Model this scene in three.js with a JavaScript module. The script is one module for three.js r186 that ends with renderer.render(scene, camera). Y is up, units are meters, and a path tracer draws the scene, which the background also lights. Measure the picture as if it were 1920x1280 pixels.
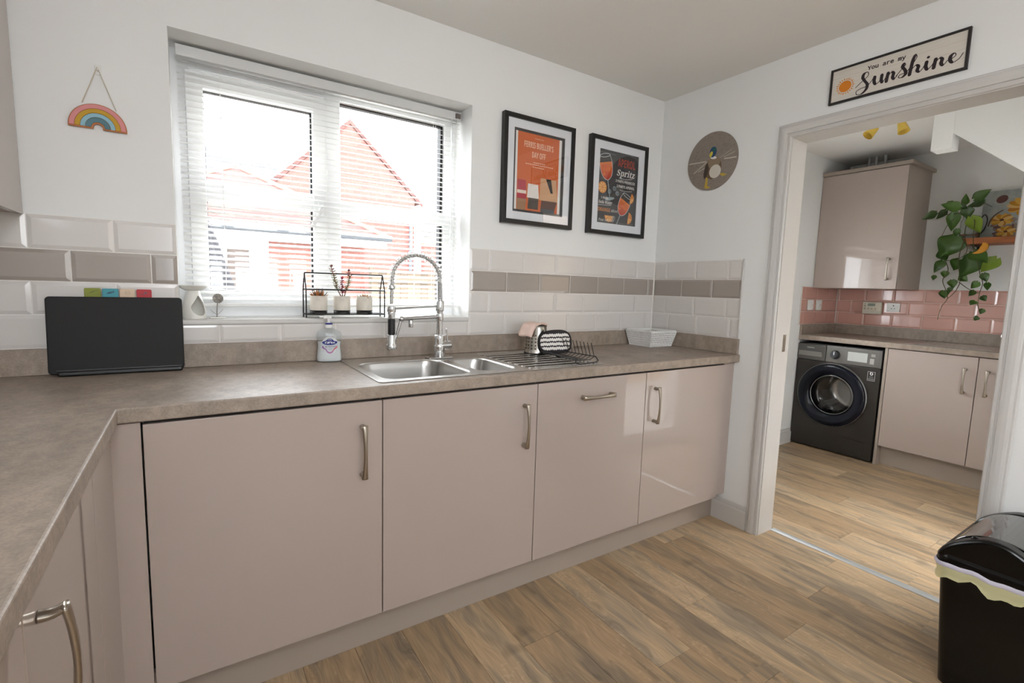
import * as THREE from 'three';
import { RoundedBoxGeometry } from 'three/addons/geometries/RoundedBoxGeometry.js';
import { mergeGeometries } from 'three/addons/utils/BufferGeometryUtils.js';

// ---------------------------------------------------------------- camera, sky, exposure
const scene = new THREE.Scene();
const camera = new THREE.PerspectiveCamera(69.87, 1920 / 1280, 0.05, 200);
camera.position.set(-2.3872, 1.2237, 2.056);
camera.rotation.order = 'YXZ';
camera.rotation.set(THREE.MathUtils.degToRad(-6.3147), THREE.MathUtils.degToRad(-33.4066), THREE.MathUtils.degToRad(1.7207));
scene.add(camera);
scene.background = new THREE.Color(0.94, 0.985, 1.03);          // even white overcast sky
scene.backgroundIntensity = 1.0;
const renderer = new THREE.WebGLRenderer({ antialias: true });
renderer.toneMapping = THREE.LinearToneMapping;
renderer.toneMappingExposure = 12.5;
renderer.shadowMap.enabled = true;
const FILL_LAMP = 0.33;                                             // strength of the ceiling lamp added to fill the kitchen

// ---------------------------------------------------------------- helpers
let seed = 12345;
const rnd = () => ((seed = (seed * 1664525 + 1013904223) >>> 0) / 4294967296);
const rr = (a, b) => a + (b - a) * rnd();
const taken = {};
function numbered(n) { const k = taken[n] = (taken[n] ?? -1) + 1; return k ? n + '_' + String(k).padStart(3, '0') : n; }
function shade(m) { m.castShadow = m.receiveShadow = true; return m; }
function part(name, geo, mat, parent) {
  if (Array.isArray(geo)) geo = merge(geo);
  const m = shade(new THREE.Mesh(geo, mat)); m.name = name; parent.add(m); return m;
}
function tag(o, label, category, group) { o.userData.label = label; o.userData.category = category; if (group) o.userData.group = group; return o; }
function thing(name, label, category, pos = [0, 0, 0], group, turn = 0) {
  const o = new THREE.Group(); o.name = numbered(name); o.position.set(...pos); o.rotation.y = turn; scene.add(o);
  return tag(o, label, category, group);
}
function struct(name, geo, mat) {
  let o;
  if (geo) o = part(name, geo, mat, scene); else { o = new THREE.Group(); o.name = name; scene.add(o); }
  o.userData.kind = 'structure'; return o;
}
function merge(list) {
  return mergeGeometries(list.map((g) => {
    g = g.index ? g.toNonIndexed() : g;
    for (const k of Object.keys(g.attributes)) if (!['position', 'normal', 'uv'].includes(k)) g.deleteAttribute(k);
    if (!g.attributes.normal) g.computeVertexNormals();
    if (!g.attributes.uv) g.setAttribute('uv', new THREE.BufferAttribute(new Float32Array(g.attributes.position.count * 2), 2));
    return g;
  }));
}
// box from corner to corner
function bx(x0, x1, y0, y1, z0, z1) { const g = new THREE.BoxGeometry(x1 - x0, y1 - y0, z1 - z0); g.translate((x0 + x1) / 2, (y0 + y1) / 2, (z0 + z1) / 2); return g; }
function rb(x0, x1, y0, y1, z0, z1, r = 0.002, s = 2) { const g = new RoundedBoxGeometry(x1 - x0, y1 - y0, z1 - z0, s, r); g.translate((x0 + x1) / 2, (y0 + y1) / 2, (z0 + z1) / 2); return g; }
// uv in metres, by the face's main direction
function uvm(g, s = 1) {
  g = g.index ? g.toNonIndexed() : g;
  const p = g.attributes.position, uv = new Float32Array(p.count * 2);
  const a = new THREE.Vector3(), b = new THREE.Vector3(), c = new THREE.Vector3(), n = new THREE.Vector3();
  for (let i = 0; i < p.count; i += 3) {
    a.fromBufferAttribute(p, i); b.fromBufferAttribute(p, i + 1); c.fromBufferAttribute(p, i + 2);
    n.crossVectors(b.clone().sub(a), c.clone().sub(a)); const x = Math.abs(n.x), y = Math.abs(n.y), z = Math.abs(n.z);
    [a, b, c].forEach((v, k) => {
      const q = y >= x && y >= z ? [v.x, v.z] : x >= z ? [v.z, v.y] : [v.x, v.y];
      uv[(i + k) * 2] = q[0] / s; uv[(i + k) * 2 + 1] = q[1] / s;
    });
  }
  g.setAttribute('uv', new THREE.BufferAttribute(uv, 2)); return g;
}
const V = (x, y, z) => new THREE.Vector3(x, y, z);
// tapered tube through points; r is a number or t -> [across, thickness]; up fixes the section's frame
function sweep(pts, r, { n = 8, seg, smooth = true, up } = {}) {
  pts = pts.map((p) => p.isVector3 ? p : V(...p));
  const curve = smooth && pts.length > 2 ? new THREE.CatmullRomCurve3(pts, false, 'centripetal') : null;
  const P = []; const N = curve ? (seg ?? pts.length * 5) : pts.length - 1;
  for (let i = 0; i <= N; i++) P.push(curve ? curve.getPoint(i / N) : pts[i]);
  const rad = (t) => { const q = typeof r === 'function' ? r(t) : r; return Array.isArray(q) ? q : [q, q]; };
  const T = P.map((_, i) => P[Math.min(i + 1, N)].clone().sub(P[Math.max(i - 1, 0)]).normalize());
  let u = up ? V(...up) : (Math.abs(T[0].y) < 0.9 ? V(0, 1, 0) : V(1, 0, 0));
  const pos = [], idx = [], uv = [];
  for (let i = 0; i <= N; i++) {
    const s = V().crossVectors(T[i], u).normalize(); u = V().crossVectors(s, T[i]).normalize();
    const [a, b] = rad(i / N);
    for (let k = 0; k < n; k++) { const f = k / n * Math.PI * 2; const q = P[i].clone().addScaledVector(s, a * Math.cos(f)).addScaledVector(u, b * Math.sin(f)); pos.push(q.x, q.y, q.z); uv.push(k / n, i / N); }
    if (up) u = V(...up);
  }
  for (let i = 0; i < N; i++) for (let k = 0; k < n; k++) { const a = i * n + k, b = i * n + (k + 1) % n; idx.push(a, b, a + n, b, b + n, a + n); }
  for (const [o, e] of [[0, 0], [N * n, N]]) { const c = pos.length / 3; pos.push(P[e].x, P[e].y, P[e].z); uv.push(0.5, 0.5); for (let k = 0; k < n; k++) e ? idx.push(c, o + k, o + (k + 1) % n) : idx.push(c, o + (k + 1) % n, o + k); }
  const g = new THREE.BufferGeometry();
  g.setAttribute('position', new THREE.Float32BufferAttribute(pos, 3)); g.setAttribute('uv', new THREE.Float32BufferAttribute(uv, 2)); g.setIndex(idx); g.computeVertexNormals(); return g;
}
const rod = (a, b, r, n = 8) => sweep([a, b], r, { n, smooth: false });
const lathe = (pts, n = 40) => new THREE.LatheGeometry(pts.map((p) => new THREE.Vector2(p[0], p[1])), n);
const cyl = (r0, r1, h, x = 0, y = 0, z = 0, n = 32) => { const g = new THREE.CylinderGeometry(r1, r0, h, n); g.translate(x, y + h / 2, z); return g; };
function extr(shape, depth, bevel = 0, seg = 2) {
  return new THREE.ExtrudeGeometry(shape, { depth: depth - 2 * bevel, bevelEnabled: bevel > 0, bevelThickness: bevel, bevelSize: bevel, bevelOffset: -bevel, bevelSegments: seg, curveSegments: 24 }).translate(0, 0, bevel);
}
function rrect(w, h, r, cx = 0, cy = 0, S = THREE.Shape) {
  const s = new S(), x = cx - w / 2, y = cy - h / 2;
  s.moveTo(x + r, y); s.lineTo(x + w - r, y); s.absarc(x + w - r, y + r, r, -Math.PI / 2, 0); s.lineTo(x + w, y + h - r); s.absarc(x + w - r, y + h - r, r, 0, Math.PI / 2);
  s.lineTo(x + r, y + h); s.absarc(x + r, y + h - r, r, Math.PI / 2, Math.PI); s.lineTo(x, y + r); s.absarc(x + r, y + r, r, Math.PI, Math.PI * 1.5); return s;
}
// points round a rounded rectangle, the same number whatever its size (closed loop, no repeat)
function ringPts(w, h, r, cx = 0, cy = 0, n = 8) {
  const out = [];
  [[1, -1, -0.5], [1, 1, 0], [-1, 1, 0.5], [-1, -1, 1]].forEach(([sx, sy, a0]) => { for (let i = 0; i <= n; i++) { const a = (a0 + 0.5 * i / n) * Math.PI; out.push({ x: cx + sx * (w / 2 - r) + r * Math.cos(a), y: cy + sy * (h / 2 - r) + r * Math.sin(a) }); } });
  return out;
}
// the same with the straight sides cut into steps, so that they can wave
function densePts(w, h, r, m = 14) {
  const P = ringPts(w, h, r), out = [];
  P.forEach((p, i) => { const q = P[(i + 1) % P.length], k = i % 9 === 8 ? m : 1; for (let j = 0; j < k; j++) out.push({ x: p.x + (q.x - p.x) * j / k, y: p.y + (q.y - p.y) * j / k }); });
  return out;
}
// value noise
function h2(x, y, s) { let n = (x * 374761393 + y * 668265263 + s * 1274126177) | 0; n = Math.imul(n ^ (n >>> 13), 1274126177); return ((n ^ (n >>> 16)) >>> 0) / 4294967296; }
function vn(x, y, s, px = 0, py = 0) {
  const xi = Math.floor(x), yi = Math.floor(y), fx = x - xi, fy = y - yi, ux = fx * fx * (3 - 2 * fx), uy = fy * fy * (3 - 2 * fy);
  const w = (a, p) => p ? ((a % p) + p) % p : a;
  const a = h2(w(xi, px), w(yi, py), s), b = h2(w(xi + 1, px), w(yi, py), s), c = h2(w(xi, px), w(yi + 1, py), s), d = h2(w(xi + 1, px), w(yi + 1, py), s);
  return a + (b - a) * ux + (c - a) * uy + (a - b - c + d) * ux * uy;
}
function dataTex(w, h, fn, srgb = true) {
  const d = new Uint8Array(w * h * 4);
  for (let y = 0; y < h; y++) for (let x = 0; x < w; x++) { const c = fn(x, y), i = (y * w + x) * 4; d[i] = Math.max(0, Math.min(255, c[0])); d[i + 1] = Math.max(0, Math.min(255, c[1])); d[i + 2] = Math.max(0, Math.min(255, c[2])); d[i + 3] = 255; }
  const t = new THREE.DataTexture(d, w, h); t.wrapS = t.wrapT = THREE.RepeatWrapping; t.magFilter = THREE.LinearFilter; t.minFilter = THREE.LinearMipmapLinearFilter; t.generateMipmaps = true;
  if (srgb) t.colorSpace = THREE.SRGBColorSpace; t.needsUpdate = true; return t;
}
function canvasTex(w, h, draw) {
  const c = document.createElement('canvas'); c.width = w; c.height = h; draw(c.getContext('2d'), w, h);
  const t = new THREE.CanvasTexture(c); t.colorSpace = THREE.SRGBColorSpace; return t;
}
const std = (color, roughness = 0.5, o = {}) => new THREE.MeshStandardMaterial({ color, roughness, ...o });
const phys = (color, roughness = 0.5, o = {}) => new THREE.MeshPhysicalMaterial({ color, roughness, ...o });
// flat print on a plane facing +z
function plane(w, h, x = 0, y = 0, z = 0) { return new THREE.PlaneGeometry(w, h).translate(x, y, z); }

// ---------------------------------------------------------------- textures and materials
const oakTex = [0, 1, 2, 3].map((k) => dataTex(256, 1024, (x, y) => {
  const u = x / 256, v = y / 1024, s = 31 + k * 17;
  const warp = (vn(u * 3, v * 7, s) - 0.5) * 0.5 + (vn(u * 6, v * 18, s + 1) - 0.5) * 0.2;
  const fine = vn(u * 100 + warp * 10, v * 26, s + 2), mid = vn((u + warp) * 24, v * 9, s + 3);
  const band = vn((u + warp * 0.7) * 5, v * 3.2, s + 4), streak = Math.pow(vn((u + warp * 0.5) * 8, v * 6, s + 5), 3);
  const knotN = vn(u * 4 + 9, v * 14, s + 6), knot = knotN > 0.84 ? (knotN - 0.84) * 4 : 0;
  const cross = vn(u * 18, v * 160, s + 8) > 0.74 && vn(u * 3, v * 6, s + 9) > 0.66 ? 9 : 0;
  const l = 0.94 + 0.08 * (band - 0.5) + 0.1 * (mid - 0.5) + 0.14 * (fine - 0.5) - 0.15 * streak - 0.28 * knot;
  const g = Math.min(1, 0.25 + streak * 1.2 + Math.max(0, 0.42 - band) * 0.9);          // grey in the dark grain
  return [l * (210 - 20 * g) + cross, l * (178 - 9 * g) + cross, l * (138 + 4 * g) + cross];
}));
const oak = []; for (const t of oakTex) for (const c of [0xffffff, 0xe6e2de]) oak.push(std(c, 0.42, { map: t }));
const stoneTex = dataTex(1024, 1024, (x, y) => {
  const u = x / 1024, v = y / 1024;
  const a = vn(u * 6, v * 6, 1, 6, 6), b = vn(u * 20, v * 14, 2, 20, 14), c = vn(u * 70, v * 55, 3, 70, 55), d = vn(u * 400, v * 400, 4, 400, 400);
  const sp = h2(x, y, 7) > 0.9985 ? 26 : 0;
  const l = 1 + 0.07 * (a - 0.5) + 0.09 * (b - 0.5) + 0.12 * (c - 0.5) + 0.14 * (d - 0.5);
  return [l * 152 + sp, l * 138 + sp, l * 125 + sp];
});
const stoneRough = dataTex(512, 512, (x, y) => { const l = 82 + 30 * vn(x / 512 * 14, y / 512 * 14, 9, 14, 14) + 26 * vn(x / 3, y / 3, 10); return [l, l, l]; }, false);
const M = {
  wall: std(0xeeeeec, 0.85), ceiling: std(0xf2f0ec, 0.9), trim: phys(0xd0cdc9, 0.35, { clearcoat: 0.3, clearcoatRoughness: 0.25 }),
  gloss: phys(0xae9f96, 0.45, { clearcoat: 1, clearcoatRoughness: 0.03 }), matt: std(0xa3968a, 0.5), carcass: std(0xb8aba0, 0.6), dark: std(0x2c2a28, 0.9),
  stone: std(0xffffff, 1, { map: stoneTex, roughnessMap: stoneRough }),
  whiteTile: phys(0xd9d4cf, 0.25, { clearcoat: 0.5, clearcoatRoughness: 0.08 }), greyTile: phys(0xa39991, 0.2, { clearcoat: 0.7, clearcoatRoughness: 0.08 }), pinkTile: phys(0xcf9c8e, 0.16, { clearcoat: 0.8, clearcoatRoughness: 0.06 }),
  grout: std(0xefebe6, 0.9), upvc: phys(0xf4f5f5, 0.3, { clearcoat: 0.3, clearcoatRoughness: 0.2 }), rubber: std(0x17181a, 0.6),
  glass: phys(0xffffff, 0, { transmission: 1, thickness: 0, ior: 1.5 }), slat: std(0xf3f3f0, 0.45),
  steel: phys(0xc4c2be, 0.26, { metalness: 1, anisotropy: 0.4 }), bowl: phys(0xbab8b5, 0.34, { metalness: 1 }), chrome: std(0xd9dadb, 0.06, { metalness: 1 }), nickel: std(0xa9a093, 0.3, { metalness: 1 }),
  black: std(0x141414, 0.45), blackGloss: phys(0x020202, 0.25, { specularIntensity: 0.7 }), wire: std(0x1b1a1b, 0.45), ceramic: phys(0xeceae2, 0.35, { clearcoat: 0.5, clearcoatRoughness: 0.15 }), whitePlastic: phys(0xeeedea, 0.35),
};
M.stoneUv = (g) => uvm(g, 1.1);

// ---------------------------------------------------------------- the room's shell
const CEIL = 2.34, UX = 2.398, WT = 0.126;                     // ceiling height, utility's far wall, thickness of the wall between
const WIN = [-2.42, -1.285, 1.062, 2.04], BD = [0.2, 1.1, 0.0, 2.05], UZ = 1.62, UW = [0.35, 1.4, 0.9, 1.68];
const wallFront = struct('wall_front', [
  bx(-3.34, WIN[0], -0.2, CEIL, -0.3, 0), bx(WIN[0], WIN[1], -0.2, WIN[2], -0.3, 0), bx(WIN[0], WIN[1], WIN[3], CEIL, -0.3, 0), bx(WIN[1], UW[0], -0.2, CEIL, -0.3, 0), bx(UW[0], UW[1], -0.2, UW[2], -0.3, 0), bx(UW[0], UW[1], UW[3], CEIL, -0.3, 0), bx(UW[1], UX + 0.2, -0.2, CEIL, -0.3, 0)], M.wall);
const DW = [0.776, 1.57, 1.957];                               // doorway z0, z1, height
const wallRight = struct('wall_right', [bx(0, WT, -0.02, CEIL, 0, DW[0] - 0.025), bx(0, WT, DW[2] + 0.025, CEIL, DW[0] - 0.025, DW[1] + 0.025), bx(0, WT, -0.02, CEIL, DW[1] + 0.025, 4.8)], M.wall);
struct('wall_left', bx(-3.34, -3.14, -0.2, CEIL, 0, 4.8), M.wall);
const BW = [-2.6, -0.7, 1.0, 2.05];                           // unseen window added behind the camera to light the room
struct('wall_back', [bx(-3.34, BW[0], -0.2, CEIL, 4.6, 4.9), bx(BW[0], BW[1], -0.2, BW[2], 4.6, 4.9), bx(BW[0], BW[1], BW[3], CEIL, 4.6, 4.9), bx(BW[1], WT, -0.2, CEIL, 4.6, 4.9)], M.wall);
const wallUt = struct('wall_utility', bx(UX, UX + 0.2, -0.2, CEIL, 0, UZ + 0.3), M.wall);
struct('wall_utility_end', [bx(WT, BD[0], -0.2, CEIL, UZ, UZ + 0.3), bx(BD[0], BD[1], BD[3], CEIL, UZ, UZ + 0.3), bx(BD[1], UX, -0.2, CEIL, UZ, UZ + 0.3)], M.wall);
struct('ceiling', [bx(-3.34, WT, CEIL, CEIL + 0.15, -0.3, 4.9), bx(WT, UX + 0.2, CEIL, CEIL + 0.15, -0.3, UZ + 0.3)], M.ceiling);

// floor: one slab with a plank for every board
const floor = struct('floor', [bx(-3.34, WT, -0.2, -0.008, -0.3, 4.9), bx(WT, UX + 0.2, -0.2, -0.008, -0.3, UZ + 0.3)], std(0x3d352d, 0.9));
function plank(x0, x1, z0, z1) {
  const g = bx(x0 + 0.0006, x1 - 0.0006, -0.009, 0, z0 + 0.0006, z1 - 0.0006), p = g.attributes.position, uv = g.attributes.uv;
  const fx = rnd() < 0.5, fz = rnd() < 0.5, off = rnd() * 0.3;
  for (let i = 0; i < p.count; i++) { let u = (p.getX(i) - x0) / 0.164, v = (p.getZ(i) - z0) / 1.3 + off; uv.setXY(i, fx ? 1 - u : u, fz ? 1 - v : v); }
  part('plank', g, oak[Math.floor(rnd() * oak.length)], floor);
}
{
  const W = 0.164, Lp = 1.25, known = { '-1.473': 0.80, '-1.145': 1.106, '-0.817': 0.953 };
  for (let k = -8; k < 13; k++) {
    const x0 = -1.965 + W * k; if (x0 < -3.2 || x0 > 0.1) continue;
    const j = known[x0.toFixed(3)] ?? 0.3 + ((k * 0.47 % 1) + 1) % 1 * Lp, x1 = Math.min(x0 + W, 0.118);
    for (let z = j - 2 * Lp; z < 4.6; z += Lp) { const a = Math.max(z, 0.3), b = Math.min(z + Lp, 4.6); if (b - a > 0.02) plank(Math.max(x0, -3.14), x1, a, b); }
  }
  for (let k = 0; k < 14; k++) {
    const x0 = 0.15 + W * k, x1 = Math.min(x0 + W, UX); if (x0 > UX - 0.05) continue;
    const j = ((k * 0.61 + 0.2) % 1) * Lp;
    for (let z = j - Lp; z < UZ; z += Lp) { const a = Math.max(z, 0.0), b = Math.min(z + Lp, UZ); if (b - a > 0.02) plank(x0, x1, a, b); }
  }
}
tag(part(numbered('threshold_strip'), sweep([[0.134, 0.0005, DW[0]], [0.134, 0.0005, DW[1]]], [0.021, 0.0045], { n: 16, smooth: false, up: [0, 1, 0] }), std(0xd6d9da, 0.42, { metalness: 0.75 }), scene), 'silver metal threshold strip across the floor of the doorway', 'threshold');

// ---- tiles: bevelled metro tiles, each a piece of its wall
const tileCache = {};
function tileGeo(w, h, bev = 0.011) {
  const key = w.toFixed(4) + h.toFixed(4) + bev; if (tileCache[key]) return tileCache[key];
  const t0 = 0.0011, t1 = 0.0034, b = Math.min(bev, w / 3), a = [w / 2, h / 2], c = [w / 2 - b, h / 2 - b], P = [], quad = (p, q, r, s) => P.push(...p, ...q, ...r, ...p, ...r, ...s);
  const ring = ([x, y], z) => [[-x, -y, z], [x, -y, z], [x, y, z], [-x, y, z]], r0 = ring(a, 0), r1 = ring(a, t0), r2 = ring(c, t1);
  for (let i = 0; i < 4; i++) { const j = (i + 1) % 4; quad(r0[i], r0[j], r1[j], r1[i]); quad(r1[i], r1[j], r2[j], r2[i]); }
  quad(...r2);
  const g = new THREE.BufferGeometry(); g.setAttribute('position', new THREE.Float32BufferAttribute(P, 3)); g.setAttribute('uv', new THREE.BufferAttribute(new Float32Array(P.length / 3 * 2), 2)); g.computeVertexNormals();
  return tileCache[key] = g;
}
// place(u, v) gives the world position; joints at phase + k * pitch
function tileRow(parent, place, turn, u0, u1, v0, v1, phase, mat, pitch = 0.2035, gap = 0.003) {
  const k0 = Math.floor((u0 - phase) / pitch);
  for (let k = k0; ; k++) {
    const a = Math.max(u0, phase + k * pitch + gap / 2), b = Math.min(u1, phase + (k + 1) * pitch - gap / 2);
    if (phase + k * pitch > u1) break; if (b - a < 0.008) continue;
    const m = part('tile', tileGeo(b - a, v1 - v0), mat, parent);
    m.position.copy(place((a + b) / 2, (v0 + v1) / 2)); m.rotation.y = turn; m.rotation.x = 0;
  }
}
const onFront = (u, v) => V(u, v, 0.002), onRight = (u, v) => V(-0.002, v, u), onUt = (u, v) => V(UX - 0.002, v, u);
const ROWS = [[0.994, 1.0955], [1.0985, 1.198], [1.201, 1.2965], [1.2995, 1.4]];
part('grout', [bx(-3.14, WIN[0], 0.99, 1.402, -0.001, 0.0022), bx(WIN[1], 0, 0.99, 1.402, -0.001, 0.0022), bx(WIN[0], WIN[1], 0.99, 1.06, -0.001, 0.0022)], M.grout, wallFront);
ROWS.forEach(([v0, v1], i) => {
  const ph = i === 2 ? -1.0755 : -1.178 + (i === 0 ? 0.095 : 0), m = i === 2 ? M.greyTile : M.whiteTile;
  tileRow(wallFront, onFront, 0, WIN[1] + 0.001, -0.008, v0, v1, ph, m);
  tileRow(wallFront, onFront, 0, -3.138, WIN[0] - 0.001, v0, v1, i === 2 ? -2.697 : -2.792 + (i === 0 ? 0.09 : 0), m);
});
tileRow(wallFront, onFront, 0, WIN[0], WIN[1], ROWS[0][0], 1.06, -2.303, M.whiteTile);
part('grout', bx(-0.0022, 0.001, 0.99, 1.402, 0, 0.588), M.grout, wallRight);
ROWS.forEach(([v0, v1], i) => tileRow(wallRight, onRight, -Math.PI / 2, 0.009, 0.577, v0, v1, i === 2 ? 0.209 : i === 0 ? 0.13 : 0.1, i === 2 ? M.greyTile : M.whiteTile, 0.2));
part('tile_trim', rb(-0.0085, 0.001, 0.99, 1.405, 0.579, 0.588, 0.002), M.trim, wallRight);
// utility tiles
part('grout', bx(UX - 0.0022, UX + 0.001, 0.99, 1.302, 0, 1.618), std(0xe8dad2, 0.9), wallUt);
part('grout', bx(1.78, UX, 0.99, 1.302, -0.001, 0.0022), std(0xe8dad2, 0.9), wallFront);
[[0.996, 1.0955], [1.0985, 1.1975], [1.2005, 1.3]].forEach(([v0, v1], i) => {
  tileRow(wallUt, onUt, -Math.PI / 2, 0.009, 1.618, v0, v1, i === 1 ? 0.124 : 0.022, M.pinkTile, 0.2);
  tileRow(wallFront, onFront, 0, 1.78, UX - 0.009, v0, v1, i === 1 ? 2.1 : 2.03, M.pinkTile, 0.2);
});
part('tile_trim', rb(1.772, 1.779, 0.99, 1.303, -0.001, 0.0085, 0.002), M.trim, wallFront);

// ---- doorway trim: lining, architrave of stepped mouldings, strike plate
const trim = struct('trim_1');
part('lining', [bx(-0.002, WT + 0.002, 0, DW[2] + 0.025, DW[0] - 0.025, DW[0]), bx(-0.002, WT + 0.002, 0, DW[2] + 0.025, DW[1], DW[1] + 0.025), bx(-0.002, WT + 0.002, DW[2], DW[2] + 0.025, DW[0], DW[1])], M.trim, trim);
function architrave(xs, dir) {
  // profile: offset from the opening -> thickness
  const prof = [[0.004, 0], [0.004, 0.009], [0.007, 0.012], [0.013, 0.013], [0.0145, 0.010], [0.02, 0.010], [0.022, 0.016], [0.034, 0.019], [0.046, 0.019], [0.054, 0.016], [0.0565, 0.012], [0.062, 0.012], [0.0665, 0.007], [0.0665, 0]];
  const pos = [], corners = (o) => [[DW[0] - o, 0], [DW[0] - o, DW[2] + o], [DW[1] + o, DW[2] + o], [DW[1] + o, 0]];
  for (let i = 0; i < prof.length - 1; i++) {
    const A = corners(prof[i][0]), B = corners(prof[i + 1][0]), xa = xs + dir * prof[i][1], xb = xs + dir * prof[i + 1][1];
    for (let k = 0; k < 3; k++) { const p = [[xa, A[k][1], A[k][0]], [xa, A[k + 1][1], A[k + 1][0]], [xb, B[k + 1][1], B[k + 1][0]], [xb, B[k][1], B[k][0]]]; pos.push(...p[0], ...p[1], ...p[2], ...p[0], ...p[2], ...p[3]); }
  }
  const g = new THREE.BufferGeometry(); g.setAttribute('position', new THREE.Float32BufferAttribute(pos, 3)); g.setAttribute('uv', new THREE.BufferAttribute(new Float32Array(pos.length / 3 * 2), 2)); g.computeVertexNormals(); return g;
}
const trim2 = M.trim.clone(); trim2.side = THREE.DoubleSide;
part('architrave', architrave(0, -1), trim2, trim); part('architrave', architrave(WT, 1), trim2, trim);
part('strike_plate', rb(0.07, 0.096, 0.945, 1.03, DW[0] - 0.001, DW[0] + 0.0015, 0.0006), M.nickel, trim);
function skirt(len) {   // along +z from 0, standing off -x
  const s = new THREE.Shape(); s.moveTo(0, 0); s.lineTo(-0.017, 0); s.lineTo(-0.017, 0.088); s.quadraticCurveTo(-0.0165, 0.096, -0.011, 0.097); s.lineTo(-0.010, 0.104); s.quadraticCurveTo(-0.009, 0.118, -0.004, 0.12); s.lineTo(0, 0.12); s.closePath();
  return new THREE.ExtrudeGeometry(s, { depth: len, bevelEnabled: false });
}
struct('baseboard_right', [skirt(DW[0] - 0.0665 - 0.512).translate(0, 0, 0.512), skirt(4.6 - DW[1] - 0.0665).translate(0, 0, DW[1] + 0.0665)], M.trim);
struct('baseboard_front', skirt(1.79 - WT - 0.02).rotateY(Math.PI / 2).translate(WT + 0.02, 0, 0), M.trim);

// ---- window: frame, opening sash, panes, bars, sill
const win = struct('window_1');
const ZF = -0.17;                                              // room face of the frame
const fr = (x0, x1, y0, y1, t, z0, z1) => [rb(x0, x0 + t, y0, y1, z0, z1, 0.004), rb(x1 - t, x1, y0, y1, z0, z1, 0.004), rb(x0 + t - 0.004, x1 - t + 0.004, y0, y0 + t, z0, z1, 0.004), rb(x0 + t - 0.004, x1 - t + 0.004, y1 - t, y1, z0, z1, 0.004)];
part('frame', [...fr(WIN[0] - 0.005, WIN[1] + 0.005, 1.075, WIN[3] + 0.006, 0.062, ZF - 0.07, ZF), rb(-1.892, -1.828, 1.13, 1.99, ZF - 0.07, ZF, 0.004)], M.upvc, win);
const sash = part('sash', fr(-2.378, -1.886, 1.126, 1.972, 0.056, ZF - 0.05, ZF + 0.016), M.upvc, win);
part('glazing_bar', rb(-2.33, -1.94, 1.515, 1.58, ZF - 0.04, ZF + 0.008, 0.004), M.upvc, sash);
part('glazing_bar', rb(-1.83, -1.34, 1.51, 1.575, ZF - 0.05, ZF - 0.006, 0.004), M.upvc, win);
for (const g of [bx(-1.9485, -1.9415, 1.182, 1.916, ZF - 0.03, ZF - 0.01), bx(-2.322, -1.949, 1.912, 1.9165, ZF - 0.03, ZF - 0.01), bx(-2.3225, -2.3195, 1.182, 1.911, ZF - 0.03, ZF - 0.01)]) part('gasket', g, M.rubber, sash);
for (const g of [bx(-1.357, -1.3465, 1.137, 1.978, ZF - 0.05, ZF - 0.012), bx(-1.828, -1.358, 1.973, 1.9785, ZF - 0.04, ZF - 0.012)]) part('gasket', g, M.rubber, win);
part('pane', bx(-2.33, -1.936, 1.175, 1.925, ZF - 0.024, ZF - 0.02), M.glass, sash);
part('pane', bx(-1.835, -1.335, 1.13, 1.985, ZF - 0.03, ZF - 0.026), M.glass, win);
part('handle', [rb(-1.926, -1.902, 1.49, 1.555, ZF + 0.014, ZF + 0.026, 0.004), sweep([[-1.914, 1.535, ZF + 0.02], [-1.914, 1.533, ZF + 0.046], [-1.93, 1.5, ZF + 0.05], [-1.955, 1.45, ZF + 0.05]], (t) => [0.009, 0.007])], M.upvc, sash);
part('sill', [rb(WIN[0] - 0.001, WIN[1] + 0.001, 1.056, 1.078, ZF - 0.06, 0.0095, 0.008, 3)], M.trim, win);
// window added behind the camera to light the room, and the utility's back door
const win2 = struct('window_2');
{ const z = 4.72, w = (BW[1] - BW[0]) / 3;
  for (let i = 0; i < 3; i++) { const x = BW[0] + i * w; part('frame', fr(x, x + w, BW[2], BW[3], 0.07, z, z + 0.07), M.upvc, win2); part('pane', bx(x + 0.06, x + w - 0.06, BW[2] + 0.06, BW[3] - 0.06, z + 0.03, z + 0.034), M.glass, win2); }
  part('sill', rb(BW[0], BW[1], BW[2] - 0.02, BW[2], 4.57, 4.72, 0.006), M.trim, win2); }
const win3 = struct('window_3');  // unseen window, edge set by a reflection, enlarged to light the utility
{ part('frame', [...fr(UW[0], UW[1], UW[2], UW[3], 0.06, -0.24, -0.17)], M.upvc, win3); part('pane', bx(UW[0] + 0.05, UW[1] - 0.05, UW[2] + 0.05, UW[3] - 0.05, -0.21, -0.206), M.glass, win3); part('sill', rb(UW[0] - 0.02, UW[1] + 0.02, UW[2] - 0.022, UW[2], -0.17, 0.015, 0.006), M.trim, win3); }
const door = struct('door_1');
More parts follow.
